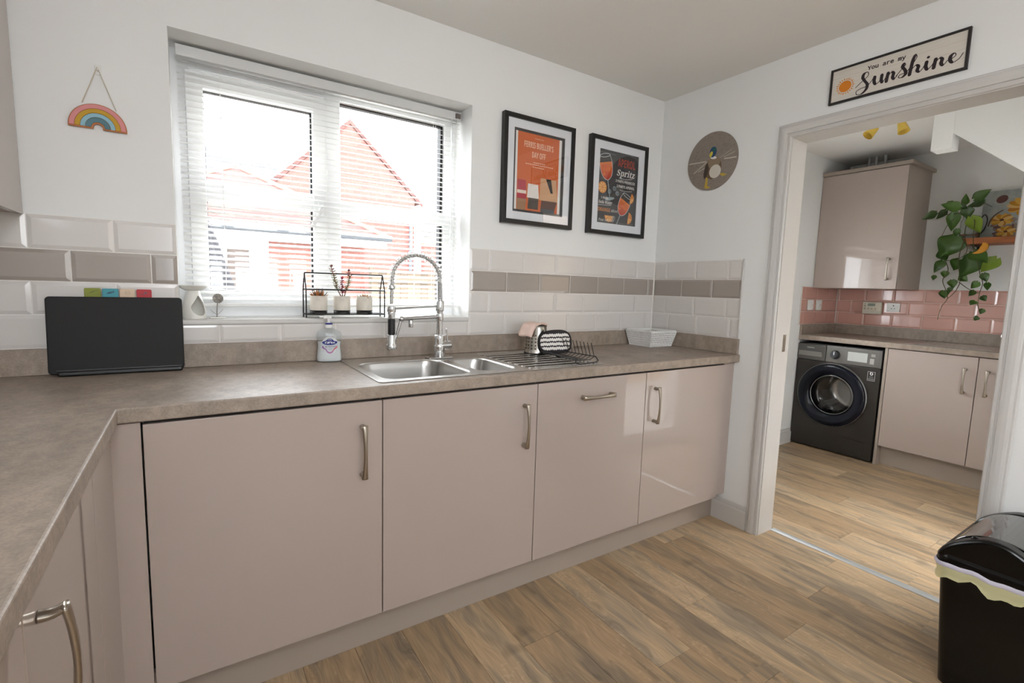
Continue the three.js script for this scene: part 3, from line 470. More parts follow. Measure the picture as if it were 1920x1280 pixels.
// soap bottle
{ const t = thing('soap_bottle', 'clear pump soap bottle with blue Carex label on the worktop by the sink', 'bottle', [-1.934, WTOP + 0.0008, 0.053], undefined, -0.12);
  const ring = (w, d, y) => [w, d, y], L = [ring(0.043, 0.025, 0), ring(0.0475, 0.029, 0.004), ring(0.0485, 0.03, 0.016), ring(0.0465, 0.029, 0.034), ring(0.0435, 0.027, 0.055), ring(0.0435, 0.027, 0.07), ring(0.0465, 0.029, 0.09), ring(0.0478, 0.029, 0.106), ring(0.044, 0.027, 0.117), ring(0.031, 0.022, 0.125), ring(0.017, 0.016, 0.131), ring(0.0135, 0.0135, 0.134)];
  const solid = (rings, sc = 1) => { const n = 40, pos = [], idx = [], uv = []; rings.forEach(([w, d, y]) => { for (let k = 0; k < n; k++) { const a = k / n * Math.PI * 2, c = Math.cos(a), s = Math.sin(a); pos.push(w * sc * Math.sign(c) * Math.pow(Math.abs(c), 0.75), y, d * sc * Math.sign(s) * Math.pow(Math.abs(s), 0.75)); uv.push(k / n, y); } });
    for (let l = 0; l < rings.length - 1; l++) for (let k = 0; k < n; k++) { const a = l * n + k, b = l * n + (k + 1) % n; idx.push(a, a + n, b, b, a + n, b + n); }
    for (const [o, y, f] of [[0, rings[0][2], 0], [(rings.length - 1) * n, rings.at(-1)[2], 1]]) { const c = pos.length / 3; pos.push(0, y, 0); uv.push(0, 0); for (let k = 0; k < n; k++) f ? idx.push(c, o + (k + 1) % n, o + k) : idx.push(c, o + k, o + (k + 1) % n); }
    const g = new THREE.BufferGeometry(); g.setAttribute('position', new THREE.Float32BufferAttribute(pos, 3)); g.setAttribute('uv', new THREE.Float32BufferAttribute(uv, 2)); g.setIndex(idx); g.computeVertexNormals(); return g; };
  part('bottle', solid(L), phys(0xf4f7f8, 0.05, { transmission: 0.92, thickness: 0, ior: 1.4 }), t);
  part('soap', solid([...L.slice(0, 6), [0.0445, 0.0275, 0.078]].map((q, i) => [q[0], q[1], q[2] + (i ? 0 : 0.002)]), 0.95), phys(0xe6e7e6, 0.35), t);
  const lab = canvasTex(512, 640, (c, w, h) => {
    c.fillStyle = '#d9dadd'; c.fillRect(0, 0, w, h);
    c.fillStyle = '#c4c8ce'; c.beginPath(); c.ellipse(256, 330, 250, 300, 0, 0, 7); c.fill();
    const g = c.createLinearGradient(0, 0, w, 0); g.addColorStop(0, '#8a4fa0'); g.addColorStop(0.5, '#b0539b'); g.addColorStop(1, '#e8604e'); c.strokeStyle = g; c.lineWidth = 40; c.beginPath(); c.ellipse(256, 320, 215, 262, 0, 0.15, Math.PI - 0.1); c.stroke();
    c.fillStyle = '#1f2f7d'; c.beginPath(); c.ellipse(256, 190, 250, 120, 0, 0, 7); c.fill(); c.strokeStyle = '#e6e9f2'; c.lineWidth = 8; c.stroke();
    c.fillStyle = '#ffffff'; c.textAlign = 'center'; c.font = 'bold 128px sans-serif'; c.fillText('Carex', 256, 236); c.font = 'bold 34px sans-serif'; c.fillText('cussons', 256, 122);
    c.fillStyle = '#3a4250'; c.font = 'bold 74px sans-serif'; c.fillText('2', 130, 400); c.font = 'bold 40px sans-serif'; c.fillText('x PROTECTION', 300, 385); c.font = '28px sans-serif'; c.fillText('Hand Wash', 270, 470);
  });
  const cur = (w, h, y0, z) => { const g = new THREE.PlaneGeometry(w, h, 10, 8), p = g.attributes.position; for (let i = 0; i < p.count; i++) { const x = p.getX(i), y = p.getY(i) + y0, k = 0.0285 + 0.0016 * Math.cos((y - 0.02) / 0.075 * 6.28); p.setXYZ(i, x, y, Math.pow(Math.max(0, 1 - Math.pow(Math.abs(x) / 0.046, 2.67)), 0.375) * k + z); } g.computeVertexNormals(); return g; };
  const lg = cur(0.064, 0.07, 0.066, 0.0012);
  { // trim the label to an oval outline
    const p = lg.attributes.position; for (let i = 0; i < p.count; i++) { const x = p.getX(i) / 0.032, y = (p.getY(i) - 0.066) / 0.035, m = Math.max(Math.abs(x), Math.abs(y)), r = Math.hypot(x, y); if (r > 0) { const k = m / r; p.setX(i, x * k * 0.032); p.setY(i, 0.066 + y * k * 0.035); } } lg.computeVertexNormals(); }
  part('label', lg, std(0xffffff, 0.45, { map: lab }), t);
  const pump = part('pump', [lathe([[0.0135, 0.133], [0.0135, 0.15], [0.0115, 0.153], [0.006, 0.154], [0.005, 0.156], [0.005, 0.172], [0, 0.172]], 24), rb(-0.02, 0.01, 0.169, 0.181, -0.0075, 0.0075, 0.003), rb(-0.034, -0.018, 0.173, 0.18, -0.0045, 0.0045, 0.002)], M.whitePlastic, t);
  part('collar', lathe([[0.0138, 0.146], [0.014, 0.147], [0.014, 0.1505], [0.0115, 0.1535]], 24), std(0x26327c, 0.4), pump); }

// chopping board case and its four boards
{ const t = thing('board_case', 'slim black upright chopping board case leaning on the upstand', 'case', [-2.583, WTOP + 0.001, 0.068], undefined, 0.0);
  t.rotation.x = -0.09;
  part('front_panel', extr(rrect(0.343, 0.238, 0.011, 0, 0.1255), 0.011, 0.004, 3), std(0x090909, 0.6, { roughness: 0.65 }), t);
  part('back_panel', extr(rrect(0.34, 0.225, 0.011, 0, 0.119), 0.006, 0.002).translate(0, 0, -0.04), M.black, t);
  part('foot', rb(-0.15, 0.166, 0.0, 0.0145, -0.04, 0.0135, 0.005, 3), std(0x141416, 0.4), t);
  part('hinge_lip', rod([-0.152, 0.0165, 0.0115], [0.164, 0.0165, 0.0115], 0.003, 10), std(0x3a3a3d, 0.35), t);
  const names = ['green', 'blue', 'cream', 'red'], col = ['#7f8716', '#37929f', '#dcc3a6', '#b81323'];
  const words = ['green chopping board with a vegetable on its tab, in the black case', 'blue chopping board with a fish on its tab, in the black case', 'cream chopping board with a bowl on its tab, in the black case', 'red chopping board with a joint of meat on its tab, in the black case'];
  const draw = [
    (c) => { c.fillStyle = '#545f16'; c.beginPath(); c.moveTo(60, 100); c.quadraticCurveTo(120, 96, 190, 44); c.lineTo(176, 34); c.quadraticCurveTo(110, 66, 60, 100); c.fill(); c.beginPath(); c.moveTo(180, 40); c.lineTo(228, 22); c.lineTo(222, 40); c.lineTo(238, 46); c.closePath(); c.fill(); },
    (c) => { c.fillStyle = '#1d4a5c'; c.beginPath(); c.moveTo(62, 104); c.quadraticCurveTo(100, 46, 176, 52); c.lineTo(214, 24); c.lineTo(206, 52); c.lineTo(232, 70); c.lineTo(186, 70); c.quadraticCurveTo(130, 112, 62, 104); c.fill(); },
    (c) => { c.strokeStyle = '#a58d75'; c.lineWidth = 7; c.beginPath(); c.moveTo(84, 74); c.quadraticCurveTo(140, 66, 196, 74); c.quadraticCurveTo(190, 112, 140, 114); c.quadraticCurveTo(90, 112, 84, 74); c.stroke(); c.beginPath(); c.arc(112, 54, 18, Math.PI, 0); c.stroke(); c.beginPath(); c.arc(166, 54, 18, Math.PI, 0); c.stroke(); },
    (c) => { c.fillStyle = '#7e2037'; c.beginPath(); c.ellipse(168, 62, 44, 32, -0.4, 0, 7); c.fill(); c.fillStyle = '#6b3a40'; c.beginPath(); c.ellipse(96, 98, 52, 9, 0.05, 0, 7); c.fill(); c.strokeStyle = '#93707a'; c.lineWidth = 6; c.beginPath(); c.ellipse(168, 62, 30, 20, -0.4, 0, 7); c.stroke(); }];
  for (let i = 0; i < 4; i++) {
    const b = thing('chopping_board', words[i], 'chopping board', [-2.583, WTOP + 0.001, 0.068], 'chopping boards in the black case'); b.rotation.x = -0.09;
    const z = -0.010 - i * 0.007, x0 = -0.082 + i * 0.043, s = new THREE.Shape();
    s.moveTo(-0.155, 0.02); s.lineTo(0.155, 0.02); s.lineTo(0.155, 0.236); s.lineTo(x0 + 0.0405, 0.236); s.lineTo(x0 + 0.0405, 0.268); s.quadraticCurveTo(x0 + 0.0405, 0.273, x0 + 0.0355, 0.273); s.lineTo(x0 + 0.005, 0.273); s.quadraticCurveTo(x0, 0.273, x0, 0.268); s.lineTo(x0, 0.236); s.lineTo(-0.155, 0.236); s.closePath();
    part('board', extr(s, 0.005, 0.001).translate(0, 0, z - 0.0025), std(col[i], 0.5), b);
    const tx = canvasTex(280, 128, (c, w, h) => { c.fillStyle = col[i]; c.fillRect(0, 0, w, h); draw[i](c); });
    part('tab_picture', plane(0.036, 0.0165, x0 + 0.0205, 0.261, z + 0.0028), std(0xffffff, 0.5, { map: tx }), b);
  } }

// sill things
const SY = 1.0785;
{ const t = thing('oil_burner', 'white ceramic oil burner with a teardrop opening at the end of the window sill', 'oil burner', [-2.378, SY, -0.045]);
  // hollow body with a teardrop cut-out towards the camera side
  const R = (y) => 0.0285 + 0.0095 * Math.cos(Math.max(0, y - 0.012) / 0.085 * Math.PI * 0.8) - (y > 0.08 ? (y - 0.08) * 0.1 : 0), H = 0.103, nA = 200, nY = 120, pos = [], idx = [];
  const inHole = (a, y) => { const d = a - 0.62, yy = (y - 0.045) / 0.037; const w = 0.85 * (yy > 0 ? Math.max(0, 1 - yy) ** 0.8 : Math.sqrt(Math.max(0, 1 - yy * yy * 1.25))); return Math.abs(d) < w; };
  const grid = (off) => { const o = pos.length / 3; for (let j = 0; j <= nY; j++) for (let i = 0; i <= nA; i++) { const a = i / nA * 2 * Math.PI, y = j / nY * H, r = R(y) - off; pos.push(r * Math.sin(a), y, r * Math.cos(a)); } return o; };
  const o1 = grid(0), o2 = grid(0.004), at = (o, i, j) => o + j * (nA + 1) + i, keep = (i, j) => { let a = (i + 0.5) / nA * 2 * Math.PI; if (a > Math.PI) a -= 2 * Math.PI; return i >= 0 && !inHole(a, (j + 0.5) / nY * H); };
  for (let j = 0; j < nY; j++) for (let i = 0; i < nA; i++) if (keep(i, j)) {
    idx.push(at(o1, i, j), at(o1, i + 1, j), at(o1, i + 1, j + 1), at(o1, i, j), at(o1, i + 1, j + 1), at(o1, i, j + 1), at(o2, i, j), at(o2, i + 1, j + 1), at(o2, i + 1, j), at(o2, i, j), at(o2, i, j + 1), at(o2, i + 1, j + 1));
    const w = (p, q) => idx.push(at(o1, ...p), at(o2, ...p), at(o1, ...q), at(o1, ...q), at(o2, ...p), at(o2, ...q));
    if (!keep((i + 1) % nA, j)) w([i + 1, j], [i + 1, j + 1]); if (!keep((i + nA - 1) % nA, j)) w([i, j + 1], [i, j]); if (j + 1 < nY && !keep(i, j + 1)) w([i + 1, j + 1], [i, j + 1]); if (j > 0 && !keep(i, j - 1)) w([i, j], [i + 1, j]);
  }
  const g = new THREE.BufferGeometry(); g.setAttribute('position', new THREE.Float32BufferAttribute(pos, 3)); g.setIndex(idx); g.computeVertexNormals();
  const cm = M.ceramic.clone(); cm.side = THREE.DoubleSide;
  part('body', [g, cyl(0.0365, 0.0365, 0.004, 0, 0, 0, 40)], cm, t);
  part('dish', lathe([[0, 0.1], [0.024, 0.1], [0.034, 0.105], [0.046, 0.116], [0.0475, 0.119], [0.045, 0.1185], [0.033, 0.111], [0, 0.107]], 48), cm, t); }
{ const t = thing('metal_flower', 'small silver metal daisy ornament on a flat white foot beside the oil burner', 'ornament', [-2.308, SY, -0.03], undefined, 0.15), fm = std(0x8f8a84, 0.4, { metalness: 0.85 });
  part('foot', rb(-0.024, 0.024, 0, 0.005, -0.013, 0.013, 0.002), M.ceramic, t);
  part('stem', sweep([[0, 0.004, 0], [0.001, 0.03, 0], [0.004, 0.066, 0]], 0.0018, { n: 8 }), fm, t);
  for (const s of [-1, 1]) part('leaf', sweep([[0.001, 0.013, 0], [s * 0.009, 0.021, 0.001], [s * 0.02, 0.034, 0.002]], (k) => [0.0005 + 0.002 * Math.sin(k * Math.PI), 0.0006], { n: 6 }), fm, t);
  for (let k = 0; k < 16; k++) { const a = k / 16 * Math.PI * 2; const g = sweep([[0.003, 0, 0.001], [0.011, 0, 0.004], [0.0175, 0, 0.001]], (q) => [0.0006 + 0.0026 * Math.sin(q * Math.PI * 0.85), 0.0008], { n: 6 }); part('petal', g.rotateX(Math.PI / 2).rotateZ(a).translate(0.005, 0.073, k % 2 * 0.001), fm, t); }
  part('centre', new THREE.SphereGeometry(0.0055, 16, 10).scale(1, 1, 0.6).translate(0.005, 0.073, 0.003), std(0xa19c96, 0.5, { metalness: 0.8 }), t); }
{ // wire house stand with three pots
  const x0 = -2.003, x1 = -1.685, zf = -0.02, zb = -0.078, ya = 1.192, yp = 1.258, yt = 1.092, t = thing('plant_stand', 'black wire plant stand shaped like a small house on the window sill', 'stand', [0, 0, 0]), r = 0.0028, zm = (zf + zb) / 2;
  for (const x of [x0, x1]) part('end_frame', [rod([x, SY, zf], [x, ya, zf], r), rod([x, SY, zb], [x, ya, zb], r), rod([x, ya, zf], [x, yp, zm], r), rod([x, ya, zb], [x, yp, zm], r), rod([x, yt, zf], [x, yt, zb], r)], M.wire, t);
  for (const [y, z] of [[yp, zm], [ya, zf], [ya, zb], [yt, zf], [yt, zb]]) part('rail', rod([x0, y, z], [x1, y, z], r), M.wire, t);
  part('tray', bx(x0, x1, yt - 0.001, yt + 0.001, zb, zf), M.wire, t);
  const potTex = dataTex(256, 128, (x, y) => { const v = 1 - 0.1 * Math.pow(vn(x / 40 + vn(x / 90, y / 30, 5) * 3, y / 5, 61), 4) - 0.03 * vn(x / 2, y / 2, 62); return [232 * v, 224 * v, 210 * v]; });
  const pm = std(0xffffff, 0.6, { map: potTex }), soil = std(0x4b392b, 0.95);
  const pots = [[-1.95, 'spiky brown-tipped succulent in a white pot with black foot, in the wire stand'], [-1.857, 'tall branching red and green succulent in the middle white pot of the wire stand'], [-1.763, 'low stubby succulent in the white pot at the tap end of the wire stand']];
  pots.forEach(([x, label], i) => {
    const p = thing('potted_succulent', label, 'potted plant', [x, yt + 0.0015, zm], 'succulents in the wire stand');
    part('pot', lathe([[0, 0.014], [0.033, 0.014], [0.0335, 0.016], [0.0335, 0.071], [0.0325, 0.073], [0.03, 0.072], [0.03, 0.064], [0, 0.064]], 40), pm, p);
    part('pot_foot', lathe([[0, 0], [0.0325, 0], [0.033, 0.001], [0.033, 0.0145], [0, 0.0145]], 40), M.black, p);
    part('soil', lathe([[0, 0.068], [0.03, 0.066]], 24), soil, p);
    const leafG = (L, w, th, up) => sweep([[0, 0, 0], [0, L * 0.5, up * L * 0.25], [0, L, up * L * 0.1]], (q) => [Math.max(0.0003, w * Math.sin(Math.PI * (0.12 + 0.86 * q))), th * Math.sin(Math.PI * (0.15 + 0.8 * q)) + 0.0002], { n: 6, seg: 6, up: [0, 0, 1] });
    if (i === 0) { const tips = [], low = []; for (let k = 0; k < 34; k++) { const a = k * 2.4, q = k / 34, L = 0.022 + 0.02 * rnd(), g = leafG(L, 0.0028, 0.0016, 0.5).rotateX(0.15 + q * 1.0).rotateY(a).translate(0.012 * q * Math.sin(a), 0.067, 0.012 * q * Math.cos(a)); (k % 3 ? low : tips).push(g); }
      part('leaves', low, std(0xb06a2c, 0.7), p); part('leaves', tips, std(0x57503f, 0.7), p); }
    if (i === 2) { const g = [], h = []; for (let k = 0; k < 22; k++) { const a = k * 2.4, q = k / 22; (k % 2 ? g : h).push(leafG(0.016 + 0.006 * rnd(), 0.0035, 0.0026, 0.6).rotateX(0.3 + q * 0.9).rotateY(a).translate(0.022 * q * Math.sin(a), 0.066, 0.022 * q * Math.cos(a))); }
      part('leaves', g, std(0xc58a63, 0.7), p); part('leaves', h, std(0xb9a27c, 0.7), p); }
    if (i === 1) {
      const stalks = [[[0, 0.066, 0], [-0.018, 0.1, 0.002], [-0.028, 0.14, 0], [-0.042, 0.19, 0]], [[0.003, 0.066, 0], [0.0, 0.1, 0.004], [0.0, 0.142, 0.004]], [[0.008, 0.066, 0], [0.018, 0.1, 0], [0.03, 0.14, 0.002], [0.028, 0.175, 0.002]]], cols = [[0x857e55, 0x8b5e52], [0x8a2f48, 0x9a4058], [0x7b7b50, 0x7c4a4c]];
      stalks.forEach((s, m) => {
        part('stem', sweep(s, (q) => 0.0026 - 0.001 * q, { n: 8 }), std(0x7d5a47, 0.8), p);
        const c = new THREE.CatmullRomCurve3(s.map((q) => V(...q))), A = [], B = []; const n = m === 1 ? 9 : 13;
        for (let k = 0; k < n; k++) { const u = 0.3 + 0.7 * k / (n - 1), q = c.getPoint(u); for (const sd of [0, 1, 2]) { const a = k * 1.57 + sd * 2.09, L = (0.017 - 0.005 * u) * rr(0.85, 1.15); (u > 0.82 ? B : A).push(leafG(L, 0.0052, 0.0015, 0.3).rotateX(u > 0.96 ? 0.4 : 1.15).rotateY(a).translate(q.x, q.y, q.z)); } }
        part('leaves', A, std(cols[m][0], 0.6), p); part('leaves', B, std(cols[m][1], 0.6), p);
      });
    }
  }); }

// venetian blind
{ const t = thing('venetian_blind', 'white venetian blind with thin open slats hanging inside the window reveal', 'blind', [0, 0, 0]), x0 = -2.402, x1 = -1.292, z = -0.112;
  part('head_rail', [rb(x0, x1, 1.992, 2.03, z - 0.02, z + 0.016, 0.003)], std(0xd8d8d6, 0.4), t);
  part('end_cap', rb(x1 - 0.03, x1 - 0.006, 2.0, 2.022, z + 0.014, z + 0.024, 0.002), std(0x6f6660, 0.5), t);
  const sl = new THREE.PlaneGeometry(x1 - x0 - 0.006, 0.025, 1, 6), p = sl.attributes.position;
  for (let i = 0; i < p.count; i++) { const v = p.getY(i), c = 0.0016 * (1 - (v / 0.0125) ** 2); p.setXYZ(i, p.getX(i), c + v * Math.sin(-0.4), v * Math.cos(0.4)); } // room edge a little lower
  sl.computeVertexNormals(); const sm = M.slat.clone(); sm.side = THREE.DoubleSide;
  const N = 40; for (let i = 0; i < N; i++) { const m = part('slat', sl, sm, t); m.position.set((x0 + x1) / 2, 1.98 - i * 0.0213, z); }
  part('bottom_rail', rb(x0 + 0.003, x1 - 0.003, 1.118, 1.13, z - 0.012, z + 0.012, 0.003), M.slat, t);
  for (const x of [-2.27, -1.9, -1.42]) { for (const d of [0.013, -0.013]) part('ladder_cord', rod([x, 1.125, z + d], [x, 1.995, z + d], 0.0006, 5), M.slat, t); }
  part('pull_cord', [rod([x1 - 0.02, 1.2, z + 0.022], [x1 - 0.018, 2.005, z + 0.022], 0.0009, 5), rod([x1 - 0.026, 1.22, z + 0.022], [x1 - 0.022, 2.005, z + 0.022], 0.0009, 5)], M.slat, t);
  part('tilt_wand', rod([x1 - 0.05, 1.3, z + 0.024], [x1 - 0.05, 1.99, z + 0.02], 0.003, 8), phys(0xffffff, 0.1, { transmission: 0.7, thickness: 0.005 }), t); }

// ---------------------------------------------------------------- things on the walls
// rainbow plaque and its hook
{ const t = thing('rainbow_plaque', 'wooden rainbow plaque in pink, mustard and blue hanging on a cord', 'plaque', [-2.609, 1.679, 0.006]);
  const arch = (a, b) => { const s = new THREE.Shape(); s.absarc(0, 0, a, 0, Math.PI); s.lineTo(-b, 0); s.absarc(0, 0, b, Math.PI, 0, true); s.closePath(); return s; };
  const back = new THREE.Shape(); back.moveTo(0.0715, -0.004); back.lineTo(0.0715, 0); back.absarc(0, 0, 0.0715, 0, Math.PI); back.lineTo(-0.0715, -0.004); back.lineTo(-0.0115, -0.004); back.lineTo(-0.0115, 0); back.absarc(0, 0, 0.0115, Math.PI, 0, true); back.lineTo(0.0115, -0.004); back.closePath();
  part('backing', extr(back, 0.004, 0.0006), std(0xb9764a, 0.7), t);
  for (const [a, b, c] of [[0.0685, 0.0565, 0xdc8f8f], [0.0555, 0.0435, 0xc59a1e], [0.0425, 0.031, 0x8fbccb], [0.03, 0.0165, 0x567f8a]]) part('band', extr(arch(a, b), 0.003, 0.0006).translate(0, 0.0005, 0.0035), std(c, 0.6), t);
  part('cord', [rod([-0.036, 0.07, 0.0], [0.006, 0.181, 0.006], 0.0014, 6), rod([0.046, 0.062, 0.0], [0.007, 0.181, 0.006], 0.0014, 6)], std(0xcfc4b0, 0.9), t);
  const h = thing('wall_hook', 'small clear adhesive hook on the wall above the rainbow plaque', 'hook', [-2.602, 1.855, 0.0005]);
  part('plate', extr(rrect(0.016, 0.03, 0.004), 0.003, 0.001), phys(0xf2f2ee, 0.15, { clearcoat: 1 }), h);
  part('peg', sweep([[0, -0.002, 0.002], [0, -0.003, 0.01], [0, 0.004, 0.011]], 0.0022, { n: 8 }), phys(0xf2f2ee, 0.15), h); }

// framed prints
function framed(label, cx, cy, w, h, tex, prW, prH, inner) {
  const t = thing('framed_print', label, 'picture', [cx, cy, 0.001]), b = 0.021, d = 0.03;
  const s = new THREE.Shape(); s.moveTo(-w / 2, -h / 2); s.lineTo(w / 2, -h / 2); s.lineTo(w / 2, h / 2); s.lineTo(-w / 2, h / 2); s.closePath();
  const hole = new THREE.Path(); hole.moveTo(-w / 2 + b, -h / 2 + b); hole.lineTo(-w / 2 + b, h / 2 - b); hole.lineTo(w / 2 - b, h / 2 - b); hole.lineTo(w / 2 - b, -h / 2 + b); hole.closePath(); s.holes.push(hole);
  part('frame', extr(s, d, 0.0012), std(0x131211, 0.35), t);
  const m = new THREE.Shape(); m.moveTo(-w / 2 + b - 0.004, -h / 2 + b - 0.004); m.lineTo(w / 2 - b + 0.004, -h / 2 + b - 0.004); m.lineTo(w / 2 - b + 0.004, h / 2 - b + 0.004); m.lineTo(-w / 2 + b - 0.004, h / 2 - b + 0.004); m.closePath();
  const mh = new THREE.Path(); mh.moveTo(-prW / 2, -prH / 2); mh.lineTo(-prW / 2, prH / 2); mh.lineTo(prW / 2, prH / 2); mh.lineTo(prW / 2, -prH / 2); mh.closePath(); m.holes.push(mh);
  part('mount', extr(m, 0.003, 0).translate(0, 0, 0.0175), std(0xe4e6ea, 0.9), t);
  part('backing', bx(-w / 2 + b - 0.003, w / 2 - b + 0.003, -h / 2 + b - 0.003, h / 2 - b + 0.003, 0.008, 0.014), inner ? std(0x2b2d31, 0.8) : std(0xe4e6ea, 0.9), t);
  part('print', plane(inner ? prW - 0.028 : prW + 0.004, inner ? prH - 0.024 : prH + 0.004, inner ? -0.002 : 0, 0, 0.0146), std(0xffffff, 0.7, { map: tex }), t);
  part('pane', bx(-w / 2 + b - 0.002, w / 2 - b + 0.002, -h / 2 + b - 0.002, h / 2 - b + 0.002, 0.0222, 0.0235), M.glass, t);
}
const poster1 = canvasTex(600, 820, (c, w, h) => {
  c.fillStyle = '#e8e6e2'; c.fillRect(0, 0, w, h); c.fillStyle = '#d0652a'; c.fillRect(26, 0, w - 60, h);
  c.fillStyle = '#e9c9b4'; c.textAlign = 'center';
  c.font = '20px sans-serif'; c.fillText('PARAMOUNT', 300, 52);
  c.save(); c.translate(296, 148); c.scale(0.5, 0.95); c.font = 'bold 90px sans-serif'; c.fillText("FERRIS BUELLER'S", 0, 0); c.fillText('DAY OFF', 0, 106); c.restore();
  c.fillStyle = '#f0d9c8'; for (const [y, x0, x1] of [[296, 230, 370], [318, 130, 480], [344, 220, 360]]) for (let x = x0; x < x1; x += 26) c.fillRect(x, y, 20, 8);
  // plain colour blocks below the lettering
  const blk = (col, ...p) => { c.fillStyle = col; c.beginPath(); p.forEach(([x, y], i) => (i ? c.lineTo(x, y) : c.moveTo(x, y))); c.closePath(); c.fill(); };
  blk('#b22a3c', [34, 500], [140, 500], [150, 700], [34, 700]); blk('#e9dccb', [34, 610], [148, 610], [149, 645], [34, 645]); blk('#a07a58', [34, 700], [150, 700], [140, 820], [34, 820]);
  blk('#ebe6e0', [170, 530], [300, 530], [316, 680], [160, 680]); blk('#49413c', [180, 680], [310, 680], [306, 800], [170, 800]);
  blk('#cfa37a', [330, 450], [540, 450], [566, 690], [322, 690]); blk('#5b3b2e', [350, 690], [560, 690], [530, 780], [340, 780]); blk('#4c525a', [340, 780], [530, 780], [526, 820], [340, 820]); blk('#2d2825', [400, 450], [470, 450], [500, 600], [470, 600]);
});
framed('black framed orange print with a dark inner border, nearer to the window', -0.911, 1.7895, 0.432, 0.513, poster1, 0.31, 0.392, true);
const poster2 = canvasTex(600, 780, (c, w, h) => {
  c.fillStyle = '#37383a'; c.fillRect(0, 0, w, h); for (let i = 0; i < 500; i++) { c.fillStyle = `rgba(${rnd() < 0.5 ? '20,20,22' : '90,90,92'},0.12)`; c.fillRect(rr(0, w), rr(0, h), rr(10, 90), rr(4, 20)); }
  const glass = (x, y, rot, s) => { c.save(); c.translate(x, y); c.rotate(rot); c.scale(s, s); const g = c.createLinearGradient(0, -90, 0, 120); g.addColorStop(0, '#e8924e'); g.addColorStop(0.5, '#d9642f'); g.addColorStop(1, '#b83c26');
    c.fillStyle = g; c.beginPath(); c.moveTo(-92, -60); c.lineTo(92, -60); c.quadraticCurveTo(96, 110, 0, 130); c.quadraticCurveTo(-96, 110, -92, -60); c.fill();
    for (let i = 0; i < 7; i++) { c.fillStyle = `rgba(${200 + i * 6},${90 + i * 12},50,0.5)`; c.fillRect(-60 + (i % 3) * 42, -40 + Math.floor(i / 3) * 44, 34, 30); }
    c.strokeStyle = '#d8dee0'; c.lineWidth = 6; c.beginPath(); c.moveTo(-74, -130); c.lineTo(-92, -60); c.quadraticCurveTo(-96, 110, 0, 130); c.quadraticCurveTo(96, 110, 92, -60); c.lineTo(74, -130); c.stroke(); c.beginPath(); c.ellipse(0, -130, 74, 18, 0, 0, 7); c.stroke();
    c.lineWidth = 12; c.strokeStyle = '#9fb0b4'; c.beginPath(); c.moveTo(0, 130); c.lineTo(0, 320); c.stroke(); c.fillStyle = '#9fb0b4'; c.beginPath(); c.ellipse(0, 328, 70, 16, 0, 0, 7); c.fill(); c.restore(); };
  const slice = (x, y, r, a0 = 0, a1 = 7) => { c.fillStyle = '#d98a3c'; c.beginPath(); c.moveTo(x, y); c.arc(x, y, r, a0, a1); c.fill(); c.fillStyle = '#efbf74'; for (let k = 0; k < 8; k++) { const a = k * Math.PI / 4 + 0.15; if (a1 < 7 && (a < a0 || a + 0.5 > a1)) continue; c.beginPath(); c.moveTo(x + 6 * Math.cos(a + 0.25), y + 6 * Math.sin(a + 0.25)); c.arc(x, y, r * 0.82, a, a + 0.5); c.fill(); } };
  glass(116, 190, -0.22, 1); glass(404, 560, 0.42, 0.92); slice(72, 400, 62); slice(190, 690, 70, 0, Math.PI); slice(500, 470, 60, -1.2, 1.6); slice(480, 690, 66, -1.4, 1.7);
  c.strokeStyle = '#9fb0b4'; c.lineWidth = 5; for (const [x, y] of [[178, 432], [250, 392], [296, 440], [258, 712]]) { c.beginPath(); c.arc(x, y, 22, 0, 7); c.stroke(); c.strokeRect(x - 12, y - 12, 20, 20); }
  c.textAlign = 'center'; c.save(); c.translate(420, 150); c.scale(0.7, 1.15); c.fillStyle = '#b8442f'; c.font = 'bold 104px sans-serif'; c.fillText('APEROL', 0, 0); c.restore();
  c.fillStyle = '#eceae4'; c.font = 'italic bold 92px serif'; c.fillText('Spritz', 410, 246); c.strokeStyle = '#eceae4'; c.lineWidth = 4; c.beginPath(); c.moveTo(310, 270); c.quadraticCurveTo(420, 286, 520, 256); c.stroke();
  c.font = 'bold 40px sans-serif'; c.fillText('3 PARTS PROSECCO', 412, 318, 300); c.fillText('2 PARTS APEROL', 420, 372, 280); c.beginPath(); c.moveTo(330, 396); c.quadraticCurveTo(420, 412, 520, 392); c.stroke();
  c.font = 'bold 34px sans-serif'; c.fillText('1 PART', 110, 520); c.font = 'italic bold 46px serif'; c.fillText('Soda Water', 122, 570, 200); c.beginPath(); c.moveTo(20, 588); c.lineTo(210, 580); c.stroke();
  c.fillStyle = '#d8873a'; c.font = 'bold 54px sans-serif'; c.fillText('ORANGE', 110, 652, 190); c.fillStyle = '#eceae4'; c.font = 'italic 40px serif'; c.fillText('slices', 262, 648); c.font = 'italic 38px serif'; c.fillText('Pour over ice', 146, 756, 230);
  c.setLineDash([4, 6]); c.lineWidth = 3; c.beginPath(); c.moveTo(10, 36); c.lineTo(250, 36); c.moveTo(300, 758); c.lineTo(580, 758); c.stroke();
});
framed('black framed chalkboard-style Spritz cocktail print, nearer to the room corner', -0.3625, 1.789, 0.436, 0.516, poster2, 0.3, 0.39, false);

